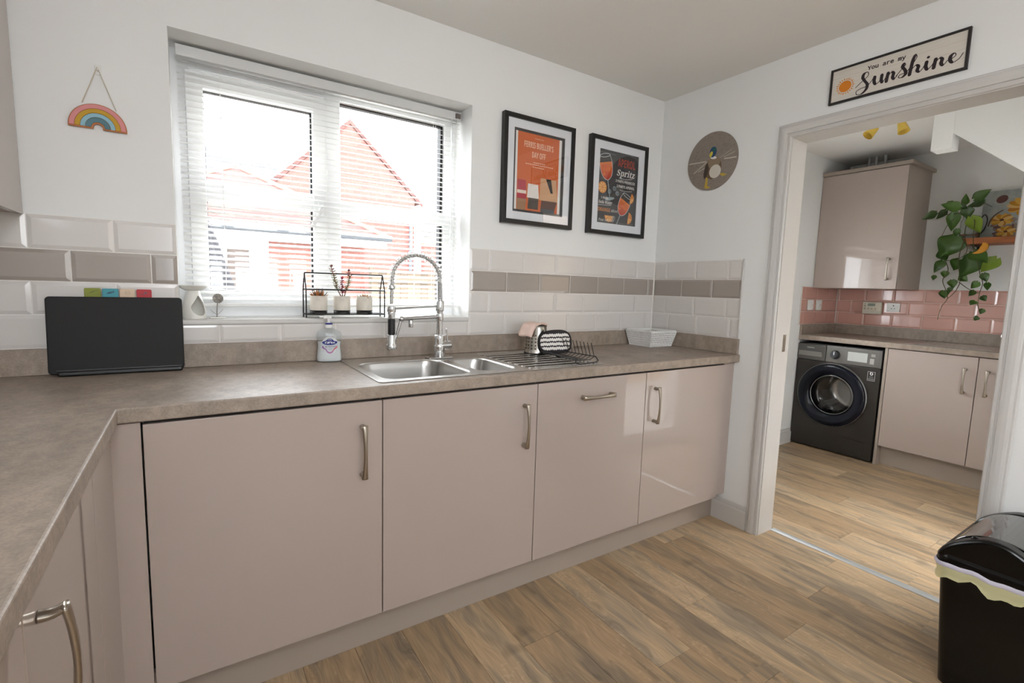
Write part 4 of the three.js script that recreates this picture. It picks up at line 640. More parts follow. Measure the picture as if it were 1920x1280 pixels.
// round duck picture on the right wall
{ const tx = canvasTex(640, 640, (c, w, h) => {
    c.fillStyle = '#8b8076'; c.fillRect(0, 0, w, h); for (let i = 0; i < 1600; i++) { const d = rnd() < 0.5; c.fillStyle = d ? 'rgba(70,62,54,0.14)' : 'rgba(160,150,138,0.14)'; c.beginPath(); c.ellipse(rr(0, w), rr(0, h), rr(3, 16), rr(2, 6), 0, 0, 7); c.fill(); }
    c.strokeStyle = '#c9bfae'; c.lineCap = 'round'; const st = (a, b, x, y, l) => { c.lineWidth = l; c.beginPath(); c.moveTo(a, b); c.lineTo(x, y); c.stroke(); };
    st(20, 300, 240, 310, 12); st(90, 420, 260, 318, 9); st(620, 330, 480, 322, 12); st(150, 410, 300, 360, 7); st(470, 300, 600, 270, 5); st(420, 300, 560, 240, 4);
    c.fillStyle = '#c3a43a'; c.beginPath(); c.moveTo(262, 480); c.lineTo(286, 480); c.lineTo(284, 590); c.lineTo(330, 606); c.lineTo(280, 622); c.lineTo(246, 604); c.closePath(); c.fill(); c.beginPath(); c.moveTo(420, 470); c.lineTo(480, 476); c.lineTo(530, 500); c.lineTo(470, 510); c.closePath(); c.fill();
    c.fillStyle = '#6a543c'; c.beginPath(); c.ellipse(340, 400, 108, 118, 0.2, 0, 7); c.fill(); c.fillStyle = '#8d7a61'; c.beginPath(); c.ellipse(350, 340, 78, 66, 0.1, 0, 7); c.fill(); c.fillStyle = '#d6d0c4'; c.beginPath(); c.ellipse(372, 440, 74, 74, -0.4, 0, 7); c.fill(); c.fillStyle = '#40342b'; c.beginPath(); c.ellipse(254, 420, 26, 84, 0.15, 0, 7); c.fill();
    c.fillStyle = '#e6e4df'; c.beginPath(); c.ellipse(340, 284, 40, 16, 0.2, 0, 7); c.fill(); c.fillStyle = '#1e4670'; c.beginPath(); c.ellipse(330, 220, 44, 58, 0.15, 0, 7); c.fill(); c.fillStyle = '#1f5a58'; c.beginPath(); c.ellipse(344, 196, 26, 24, 0, 0, 7); c.fill(); c.fillStyle = '#d2bf3c'; c.beginPath(); c.ellipse(306, 240, 20, 32, 0.35, 0, 7); c.fill();
  });
  const t = thing('duck_picture', 'round frameless picture of a mallard duck on the wall by the doorway', 'picture', [-0.001, 1.932, 0.352], undefined, -Math.PI / 2);
  part('disc', new THREE.CylinderGeometry(0.152, 0.152, 0.006, 72).rotateX(Math.PI / 2).translate(0, 0, 0.003), std(0x8d857c, 0.5), t);
  part('print', new THREE.CircleGeometry(0.1515, 72).translate(0, 0, 0.0063), std(0xffffff, 0.4, { map: tx }), t); }

// sunshine sign over the doorway
{ const tx = canvasTex(1440, 440, (c, w, h) => {
    c.fillStyle = '#d9d2c7'; c.fillRect(0, 0, w, h);
    for (let i = 0; i < 500; i++) { c.fillStyle = rnd() < 0.5 ? 'rgba(170,150,130,0.16)' : 'rgba(240,236,228,0.2)'; c.fillRect(rr(0, w), rr(0, h), rr(30, 200), rr(1, 4)); } for (const y of [108, 214, 322]) { c.fillStyle = 'rgba(150,130,112,0.35)'; c.fillRect(0, y, w, 3); }
    const sx = 165, sy = 250; c.fillStyle = '#dd8420'; c.beginPath(); c.arc(sx, sy, 78, 0, 7); c.fill(); for (let k = 0; k < 22; k++) { c.save(); c.translate(sx, sy); c.rotate(k / 22 * Math.PI * 2); c.beginPath(); c.moveTo(90, -10); c.lineTo(124 - (k % 2) * 10, 0); c.lineTo(90, 10); c.fill(); c.restore(); }
    c.fillStyle = '#2a1f22'; c.font = 'bold 72px monospace'; c.textAlign = 'left'; c.fillText('You are my', 425, 118, 420); c.strokeStyle = '#2a1f22'; c.lineWidth = 3; c.strokeText('You are my', 425, 118, 420);
    const K = 1.27, SX = (x) => 300 + (x - 290) * K, SY2 = (y) => 345 + (y - 330) * 1.12;
    // brush script drawn stroke by stroke: thick down, thin up
    const pen = (pts) => { const cv = new THREE.CatmullRomCurve3(pts.map(([x, y]) => V(SX(x), SY2(y), 0)), false, 'centripetal'), P = cv.getSpacedPoints(Math.max(24, pts.length * 14)); for (let i = 1; i < P.length; i++) { const dx = P[i].x - P[i - 1].x, dy = P[i].y - P[i - 1].y, dn = Math.max(0, dy / (Math.hypot(dx, dy) || 1)); c.lineWidth = 9 + 29 * Math.pow(dn, 1.2); c.beginPath(); c.moveTo(P[i - 1].x, P[i - 1].y); c.lineTo(P[i].x, P[i].y); c.stroke(); } };
    c.strokeStyle = '#2a1f22'; c.lineCap = 'round';
    const X = (x0, list, s = 100) => list.map(([x, y]) => [x0 + x * s, 330 - y * s]);
    pen([[290, 300], [330, 262], [400, 190], [392, 150], [360, 158], [350, 200], [372, 250], [398, 300], [392, 356], [350, 398], [306, 392], [300, 352], [340, 330], [398, 318], [440, 268]]);
    pen(X(440, [[0, 0.7], [0.2, 0.95], [0.2, 0.4], [0.36, 0.03], [0.6, 0.15], [0.8, 0.6], [0.86, 0.92], [0.84, 0.4], [0.95, 0.03], [1.15, 0.3]]));
    pen(X(555, [[0, 0.3], [0.24, 0.95], [0.2, 0.5], [0.16, 0.0], [0.3, 0.6], [0.56, 0.95], [0.72, 0.75], [0.68, 0.3], [0.82, 0.03], [1.05, 0.35]]));
    pen(X(662, [[-0.1, 0.3], [0.35, 0.95], [0.62, 1.35], [0.5, 1.5], [0.38, 1.2], [0.62, 0.7], [0.7, 0.25], [0.4, -0.05], [0.12, 0.05], [0.2, 0.3], [0.6, 0.4], [0.95, 0.65]]));
    pen(X(750, [[0.0, 0.6], [0.4, 1.3], [0.62, 1.9], [0.5, 2.1], [0.34, 1.7], [0.24, 0.9], [0.16, 0.0], [0.3, 0.55], [0.62, 0.92], [0.82, 0.7], [0.76, 0.25], [0.95, 0.03], [1.2, 0.35]]));
    pen(X(872, [[0.0, 0.4], [0.22, 0.92], [0.2, 0.4], [0.36, 0.03], [0.7, 0.4]])); c.fillStyle = '#2a1f22'; c.beginPath(); c.arc(SX(905), SY2(190), 16, 0, 7); c.fill();
    pen(X(940, [[0, 0.35], [0.24, 0.95], [0.2, 0.5], [0.16, 0.0], [0.3, 0.6], [0.56, 0.95], [0.74, 0.75], [0.7, 0.3], [0.86, 0.03], [1.15, 0.4]]));
    pen(X(1055, [[0, 0.4], [0.35, 0.5], [0.6, 0.75], [0.5, 1.0], [0.26, 0.85], [0.2, 0.4], [0.42, 0.03], [0.85, 0.25], [1.12, 0.75]]));
  });
  const t = thing('wall_sign', 'long whitewashed wooden sign reading You are my Sunshine above the doorway', 'sign', [-0.001, 2.1305, 1.153], undefined, -Math.PI / 2), w = 0.462, h = 0.146, b = 0.0085;
  part('board', bx(-w / 2 + 0.003, w / 2 - 0.003, -h / 2 + 0.003, h / 2 - 0.003, 0, 0.007), std(0xcfc8bc, 0.8), t);
  part('print', plane(w - 2 * b, h - 2 * b, 0, 0, 0.0075), std(0xffffff, 0.8, { map: tx }), t);
  for (const g of [rb(-w / 2, w / 2, h / 2 - b, h / 2, 0, 0.012, 0.001), rb(-w / 2, w / 2, -h / 2, -h / 2 + b, 0, 0.012, 0.001), rb(-w / 2, -w / 2 + b, -h / 2 + b, h / 2 - b, 0, 0.012, 0.001), rb(w / 2 - b, w / 2, -h / 2 + b, h / 2 - b, 0, 0.012, 0.001)]) part('border_strip', g, std(0x211d1b, 0.6), t); }

// ---------------------------------------------------------------- bin by the doorway
{ const t = thing('waste_bin', 'black plastic swing-lid bin with a pale yellow liner, beside the doorway', 'bin', [-0.262, 0.001, 1.712]);
  const hx = [0.155, 0.19], hz = [0.1, 0.124], H = 0.4;
  const shell = (levels, cap) => { const pos = [], idx = [], uv = []; let n; levels.forEach(([a, b, y, r]) => { const p = densePts(a * 2, b * 2, r); n = p.length; for (const q of p) { pos.push(q.x, typeof y === 'function' ? y(q.x, q.y) : y, -q.y); uv.push(q.x, q.y); } });
    for (let l = 0; l < levels.length - 1; l++) for (let k = 0; k < n; k++) { const a = l * n + k, b = l * n + (k + 1) % n; idx.push(a, b, a + n, b, b + n, a + n); }
    if (cap) { const c = pos.length / 3; pos.push(0, levels[0][2], 0); uv.push(0, 0); for (let k = 0; k < n; k++) idx.push(c, (k + 1) % n, k); }
    const g = new THREE.BufferGeometry(); g.setAttribute('position', new THREE.Float32BufferAttribute(pos, 3)); g.setAttribute('uv', new THREE.Float32BufferAttribute(uv, 2)); g.setIndex(idx); g.computeVertexNormals(); return g; };
  const at = (y) => [hx[0] + (hx[1] - hx[0]) * y / H, hz[0] + (hz[1] - hz[0]) * y / H];
  const bm = M.blackGloss.clone(); bm.side = THREE.DoubleSide; 
  part('body', shell([[hx[0] - 0.006, hz[0] - 0.006, 0, 0.022], [...at(0.006), 0.006, 0.026], [...at(0.2), 0.2, 0.03], [...at(H), H, 0.034], [at(H)[0] - 0.004, at(H)[1] - 0.004, H, 0.032], [at(0.02)[0] - 0.006, at(0.02)[1] - 0.006, 0.02, 0.024]], true), bm, t);
  const wav = (b, k) => (x, z) => b + k * (Math.sin(x * 40 + z * 46 + 1) + 0.7 * Math.sin(z * 97 - x * 23));
  const lm = phys(0xe3dfae, 0.4, { transmission: 0.3, thickness: 0, side: THREE.DoubleSide });
  part('liner', shell([[at(H)[0] + 0.006, at(H)[1] + 0.006, 0.414, 0.036], [at(H)[0] + 0.011, at(H)[1] + 0.011, wav(0.402, 0.002), 0.04], [at(H)[0] + 0.006, at(H)[1] + 0.006, wav(0.382, 0.006), 0.038], [at(H)[0] + 0.009, at(H)[1] + 0.009, wav(0.37, 0.011), 0.038]]), lm, t);
  part('drawstring', shell([[at(H)[0] + 0.01, at(H)[1] + 0.01, wav(0.418, 0.003), 0.038], [at(H)[0] + 0.014, at(H)[1] + 0.014, wav(0.41, 0.003), 0.04], [at(H)[0] + 0.01, at(H)[1] + 0.01, wav(0.403, 0.003), 0.038]]), std(0xcac6d6, 0.5, { side: THREE.DoubleSide }), t);
  // lid: rim, two arched cheeks, swing flap between them
  const L = [at(H)[0] + 0.008, at(H)[1] + 0.008];
  const lid = part('lid', shell([[L[0], L[1], 0.413, 0.038], [L[0] + 0.001, L[1] + 0.001, 0.432, 0.04], [L[0] - 0.006, L[1] - 0.006, 0.446, 0.036], [L[0] - 0.03, L[1] - 0.03, 0.45, 0.02], [L[0] - 0.034, L[1] - 0.034, 0.43, 0.018]]), bm, t);
  const cheek = () => { const s = new THREE.Shape(); s.moveTo(-L[1] + 0.004, 0); s.quadraticCurveTo(-L[1] + 0.01, 0.045, -0.045, 0.082); s.quadraticCurveTo(0, 0.105, 0.045, 0.082); s.quadraticCurveTo(L[1] - 0.01, 0.045, L[1] - 0.004, 0); s.closePath(); return extr(s, 0.05, 0.012, 4).rotateY(-Math.PI / 2); };
  part('cheek', cheek().translate(-L[0] + 0.055, 0.432, 0), bm, lid); part('cheek', cheek().translate(L[0] - 0.005, 0.432, 0), bm, lid);
  const fl = []; for (let i = 0; i <= 20; i++) { const a = Math.PI * (0.1 + 0.8 * i / 20); fl.push([Math.cos(a) * (L[1] - 0.018), Math.sin(a) * 0.086]); }
  const fs = new THREE.Shape(); fl.forEach((p, i) => (i ? fs.lineTo(...p) : fs.moveTo(...p))); [...fl].reverse().forEach((p) => fs.lineTo(p[0] * 0.96, p[1] * 0.96)); fs.closePath();
  part('swing_flap', extr(fs, L[0] * 2 - 0.112, 0.002).rotateY(-Math.PI / 2).translate(L[0] - 0.056, 0.436, 0), phys(0x080808, 0.1, { clearcoat: 1, clearcoatRoughness: 0.05 }), lid);
  for (const z of [-0.09, -0.048]) part('hinge_cap', new THREE.SphereGeometry(0.013, 18, 12).scale(1, 0.75, 1).translate(-L[0] + 0.032, z < -0.08 ? 0.474 : 0.507, z), bm, lid); }

// ---------------------------------------------------------------- utility room
const UF = 1.7978, UD = 1.8124;                               // worktop front, door front
{ const s = [rb(UF, UX - 0.001, 0.8715, WTOP, 0.002, 1.618, 0.004)];
  tag(part(numbered('worktop'), M.stoneUv(merge(s)), M.stone, scene), 'grey-brown stone-effect worktop over the washing machine in the utility room', 'worktop');
  tag(part(numbered('upstand'), M.stoneUv(merge([rb(UX - 0.02, UX - 0.001, WTOP + 0.0005, 0.993, 0.002, 1.618, 0.002), rb(UF + 0.004, UX - 0.021, WTOP + 0.0005, 0.993, 0.001, 0.02, 0.002)])), M.stone, scene), 'low stone-effect upstand below the pink tiles of the utility room', 'upstand'); }
// washing machine, front towards -x: built facing +z, turned
{ const t = thing('washing_machine', 'dark grey front-loading washing machine under the utility worktop', 'washing machine', [1.8, 0.002, 0.299], undefined, -Math.PI / 2), W = 0.296, H = 0.846;
  const gm = phys(0x3c3936, 0.38, { metalness: 0.55 }), lt = phys(0x7d7b78, 0.3, { metalness: 0.7 }), CX = -0.012, CY = 0.458;
  const s = rrect(W * 2, 0.7, 0.012, 0, 0.36); const hole = new THREE.Path(); hole.absarc(CX, CY, 0.2, 0, Math.PI * 2, true); s.holes.push(hole);
  part('front_panel', extr(s, 0.02, 0.005, 3).translate(0, 0, -0.02), gm, t);
  part('body', [bx(-W, -W + 0.006, 0.014, H, -0.56, -0.018), bx(W - 0.006, W, 0.014, H, -0.56, -0.018), bx(-W, W, H - 0.02, H, -0.56, -0.02), bx(-W, W, 0.012, 0.03, -0.56, -0.02), bx(-W, W, 0.012, H, -0.565, -0.56)], gm, t);
  for (const [x, z] of [[-0.25, -0.05], [0.25, -0.05], [-0.25, -0.5], [0.25, -0.5]]) part('foot', cyl(0.022, 0.02, 0.014, x, 0, z, 16), M.black, t);
  part('control_panel', rb(-W + 0.217, W, 0.711, H - 0.004, -0.02, 0.002, 0.005, 3), lt, t);
  const dr = part('detergent_drawer', rb(-W + 0.001, -W + 0.214, 0.713, H - 0.006, -0.02, 0.001, 0.005, 3), std(0x605e5b, 0.35, { metalness: 0.6 }), t);
  part('handle', [rb(-W + 0.012, -W + 0.19, 0.743, 0.776, 0.0, 0.0025, 0.001), rb(-W + 0.014, -W + 0.188, 0.77, 0.782, 0.0, 0.007, 0.002)], std(0x9a9894, 0.25, { metalness: 0.8 }), dr);
  part('brand_lettering', plane(0.068, 0.014, -0.195, 0.812, 0.0016), std(0xffffff, 0.5, { map: canvasTex(256, 52, (c, w, h) => { c.fillStyle = '#605e5b'; c.fillRect(0, 0, w, h); c.fillStyle = '#c9c7c3'; c.font = 'bold 42px sans-serif'; c.textAlign = 'center'; c.fillText('SAMSUNG', w / 2, 41); }) }), dr);
  const dial = part('dial', lathe([[0.034, 0], [0.035, 0.003], [0.033, 0.006], [0.029, 0.007], [0.0285, 0.024], [0.026, 0.027], [0, 0.028]], 40).rotateX(Math.PI / 2).translate(-0.01, 0.776, 0.002), phys(0x17191f, 0.2, { clearcoat: 1 }), t);
  part('pointer', rb(-0.013, -0.007, 0.774, 0.798, 0.028, 0.031, 0.001), std(0xd5dbe6, 0.3), dial);
  part('display', rb(0.075, 0.207, 0.742, 0.812, 0.001, 0.0045, 0.002), phys(0xbfc1bd, 0.12, { clearcoat: 1, clearcoatRoughness: 0.05 }), t);
  part('button', rb(0.229, 0.256, 0.79, 0.812, 0.001, 0.005, 0.002), std(0xa9a8a5, 0.3, { metalness: 0.6 }), t); part('button', rb(0.224, 0.252, 0.735, 0.778, 0.001, 0.005, 0.002), std(0xbdbcb8, 0.3, { metalness: 0.6 }), t);
  part('sticker', plane(0.048, 0.068, 0.242, 0.648, 0.0007), std(0xffffff, 0.4, { map: canvasTex(192, 272, (c, w, h) => { c.fillStyle = '#d9d9d6'; c.fillRect(0, 0, w, h); c.fillStyle = '#191919'; c.fillRect(8, 8, w - 16, h - 16); c.strokeStyle = '#f2f2f0'; c.lineWidth = 20; c.beginPath(); c.arc(98, 66, 32, 0, 7); c.stroke(); c.beginPath(); c.moveTo(66, 22); c.lineTo(66, 70); c.stroke(); c.fillStyle = '#a7a7a4'; c.font = 'bold 24px sans-serif'; c.textAlign = 'center'; c.fillText('DIGITAL', w / 2, 150); c.fillText('INVERTER', w / 2, 180); c.fillRect(24, 206, 144, 10); c.fillRect(24, 228, 144, 10); }) }), t);
  part('filter_hatch', [rb(0.097, 0.246, 0.034, 0.137, -0.003, 0.0009, 0.0005)], gm, t);
  const nv = phys(0x090e1a, 0.22, { specularIntensity: 0.6 }), door2 = part('door', lathe([[0.2, -0.004], [0.243, -0.002], [0.247, 0.008], [0.243, 0.022], [0.232, 0.032], [0.215, 0.036], [0.196, 0.033], [0.17, 0.022], [0.155, 0.006], [0.15, -0.02]], 80).rotateX(Math.PI / 2).translate(CX, CY, 0), nv, t);
  nv.side = THREE.DoubleSide;
  part('chrome_ring', lathe([[0.2405, 0.022], [0.2465, 0.0185], [0.2495, 0.008], [0.2485, 0.002], [0.2445, 0.002]], 80).rotateX(Math.PI / 2).translate(CX, CY, 0), std(0xc9c9c8, 0.32, { metalness: 1, side: THREE.DoubleSide }), door2);
  part('inner_ring', new THREE.TorusGeometry(0.152, 0.004, 10, 72).translate(CX, CY, 0.004), std(0x8a8a88, 0.25, { metalness: 1 }), door2);
  part('door_glass', lathe([[0.151, 0.0], [0.145, -0.03], [0.128, -0.055], [0.09, -0.072], [0.04, -0.078], [0, -0.079]], 64).rotateX(Math.PI / 2).translate(CX, CY, 0), phys(0xffffff, 0.02, { transmission: 1, thickness: 0, ior: 1.5, side: THREE.DoubleSide }), door2);
  const drum = part('drum', lathe([[0.19, -0.02], [0.165, -0.06], [0.205, -0.11], [0.215, -0.2], [0.2, -0.36], [0.12, -0.39], [0, -0.395]], 64).rotateX(Math.PI / 2).translate(CX, CY, 0), std(0x8d8a86, 0.25, { metalness: 1, side: THREE.DoubleSide }), t);
  for (let k = 0; k < 3; k++) part('paddle', rb(-0.022, 0.022, 0.13, 0.2, -0.35, -0.12, 0.012, 3).rotateZ(k * Math.PI * 2 / 3 + 2.4).translate(CX, CY, 0), std(0x4a4846, 0.35, { metalness: 0.7 }), drum); }
tag(part(numbered('end_panel'), rb(UD - 0.003, UX - 0.03, 0.001, 0.87, 0.6055, 0.6235, 0.001), M.matt, scene), 'thin cashmere end panel between the washing machine and the utility cabinet', 'panel');
function utUnit(label, z0, z1, hz) {
  const t = thing('base_cabinet', label, 'cabinet', [UD, 0, z0]), w = z1 - z0;
  part('carcass', [bx(0.022, 0.56, 0.15, 0.865, 0.001, 0.018), bx(0.022, 0.56, 0.15, 0.865, w - 0.018, w - 0.001), bx(0.022, 0.56, 0.15, 0.168, 0.018, w - 0.018), bx(0.55, 0.56, 0.168, 0.865, 0.018, w - 0.018)], M.carcass, t);
  const d = part('door', rb(0, 0.019, 0.148, 0.866, 0.0012, w - 0.0012, 0.0016), M.gloss, t);
  const h = part('handle', bowHandle(0.175), M.nickel, d); h.position.set(0, 0.706, hz - z0); h.rotation.y = -Math.PI / 2;
}
utUnit('gloss cashmere utility cabinet next to the washing machine', 0.6245, 1.112, 1.055);
utUnit('gloss cashmere utility cabinet further from the washing machine, partly hidden by the doorway', 1.113, 1.612, 1.165);
tag(part(numbered('plinth'), bx(UD + 0.058, UD + 0.074, 0.001, 0.147, 0.625, 1.615), M.matt, scene), 'matt cashmere plinth under the utility room cabinets', 'plinth');
// boiler cabinet on the far wall
{ const t = thing('wall_cabinet', 'tall cashmere wall cabinet with flat cornice above the pink utility tiles', 'cabinet', [0, 0, 0]), X = 1.95, z0 = -0.0, z1 = 0.577;
  part('carcass', [bx(X + 0.021, UX - 0.001, 1.295, 2.19, 0.003, 0.02), bx(X + 0.021, UX - 0.001, 1.295, 2.19, z1 - 0.018, z1), bx(X + 0.021, UX - 0.001, 1.295, 1.313, 0.02, z1 - 0.018), bx(X + 0.021, UX - 0.001, 2.172, 2.19, 0.02, z1 - 0.018)], M.carcass, t);
  const d = part('door', rb(X, X + 0.019, 1.297, 2.183, 0.004, z1, 0.0016), M.gloss, t); const h = part('handle', bowHandle(0.172), M.nickel, d); h.position.set(X, 1.442, 0.518); h.rotation.y = -Math.PI / 2;
  part('cornice', rb(X - 0.012, UX - 0.001, 2.187, 2.2135, 0.003, z1 + 0.024, 0.002), M.matt, t);
  for (const [z, w] of [[0.22, 'closest to the corner'], [0.27, 'the middle one'], [0.33, 'closest to the plant']]) tag(part(numbered('heating_pipe'), cyl(0.011, 0.011, CEIL - 2.2135, 2.2, 2.2135, z, 14), std(0xbfc3c4, 0.4, { metalness: 0.6 }), scene), 'short grey pipe rising from the utility cabinet top, ' + w + ' of three', 'pipe', 'pipes above the utility wall cabinet'); }
// sockets and programmer
function plate(name, label, cat, pos, turn, w, h, extra, group) { const t = thing(name, label, cat, pos, group, turn); part('plate', rb(-w / 2, w / 2, -h / 2, h / 2, 0, 0.009, 0.002), M.whitePlastic, t); extra(t); }
for (const [i, x] of [1.915, 2.055].entries()) plate('light_switch', i ? 'white fused switch on the pink side tiles, the one closer to the room corner' : 'white fused switch on the pink side tiles, the one closer to the doorway', 'switch', [x, 1.152, 0.009], 0, 0.086, 0.086, (t) => { part('rocker', rb(-0.012, 0.012, -0.016, 0.016, 0.008, 0.0125, 0.002), M.whitePlastic, t); part('indicator', rb(0.018, 0.024, -0.003, 0.003, 0.008, 0.0105, 0.0005), std(0x8f4038, 0.4), t); });
plate('wall_socket', 'white single socket on the pink tiles beside the heating programmer', 'socket', [UX - 0.009, 1.154, 0.43], -Math.PI / 2, 0.088, 0.07, (t) => { part('switch', rb(0.02, 0.032, -0.006, 0.014, 0.008, 0.012, 0.0015), M.whitePlastic, t); part('pin_holes', [bx(-0.004, 0.004, 0.01, 0.018, 0.0085, 0.0095), bx(-0.016, -0.008, -0.012, -0.007, 0.0085, 0.0095), bx(0.006, 0.012, -0.012, -0.007, 0.0085, 0.0095)], M.dark, t); });
{ const t = thing('heating_programmer', 'cream heating programmer with a small grey screen on the pink tiles', 'programmer', [UX - 0.009, 1.142, 0.287], undefined, -Math.PI / 2);
  part('housing', rb(-0.068, 0.068, -0.05, 0.05, 0, 0.028, 0.005, 3), std(0xddd6c4, 0.5), t); part('screen', rb(-0.03, 0.022, 0.016, 0.038, 0.026, 0.0292, 0.001), phys(0x7d8a7c, 0.15, { clearcoat: 1 }), t);
  part('flap', rb(-0.066, 0.066, -0.048, -0.022, 0.026, 0.031, 0.002), std(0xcfcaba, 0.5), t);
  for (const x of [-0.05, -0.025, 0, 0.025]) part('button', rb(x - 0.006, x + 0.006, -0.012, 0.002, 0.026, 0.031, 0.0015), std(0xb9b2a2, 0.5), t); for (const y of [0.018, 0.034]) part('indicator', rb(-0.054, -0.046, y - 0.004, y + 0.004, 0.026, 0.03, 0.001), std(0x6e7a70, 0.5), t); }
// utility sink edge and tap
{ const s = rrect(0.5, 0.9, 0.015, 2.075, -1.16); s.holes.push(rrect(0.36, 0.36, 0.05, 2.05, -1.38, THREE.Path));
  const t = thing('sink', 'flat stainless steel inset sink on the utility worktop, mostly hidden by the doorway', 'sink', [0, 0, 0]);
  part('rim', flat(s, WTOP + 0.0005, WTOP + 0.0035, 0.001), M.steel, t);
  for (let i = 0; i < 6; i++) part('rib', sweep([[1.85 + i * 0.07, WTOP + 0.004, 0.76], [1.85 + i * 0.07, WTOP + 0.004, 1.16]], [0.006, 0.002], { n: 8, smooth: false, up: [0, 1, 0] }), M.steel, t);
  const p = thing('utility_tap', 'chrome mixer tap on the utility sink, just showing beside the doorway edge', 'tap', [2.16, WTOP + 0.004, 1.17]);
  part('body', lathe([[0.026, 0], [0.026, 0.006], [0.02, 0.01], [0.02, 0.1], [0.024, 0.104], [0.024, 0.13], [0.018, 0.14], [0, 0.142]], 28), M.chrome, p);
  part('spout', sweep([[0, 0.07, 0], [-0.05, 0.1, 0], [-0.13, 0.115, 0], [-0.17, 0.1, 0], [-0.175, 0.08, 0]], 0.011, { n: 12 }), M.chrome, p);
  part('lever', sweep([[0, 0.14, 0], [0.02, 0.15, 0.02], [0.04, 0.17, 0.06]], [0.007, 0.005], { n: 10 }), M.chrome, p); }
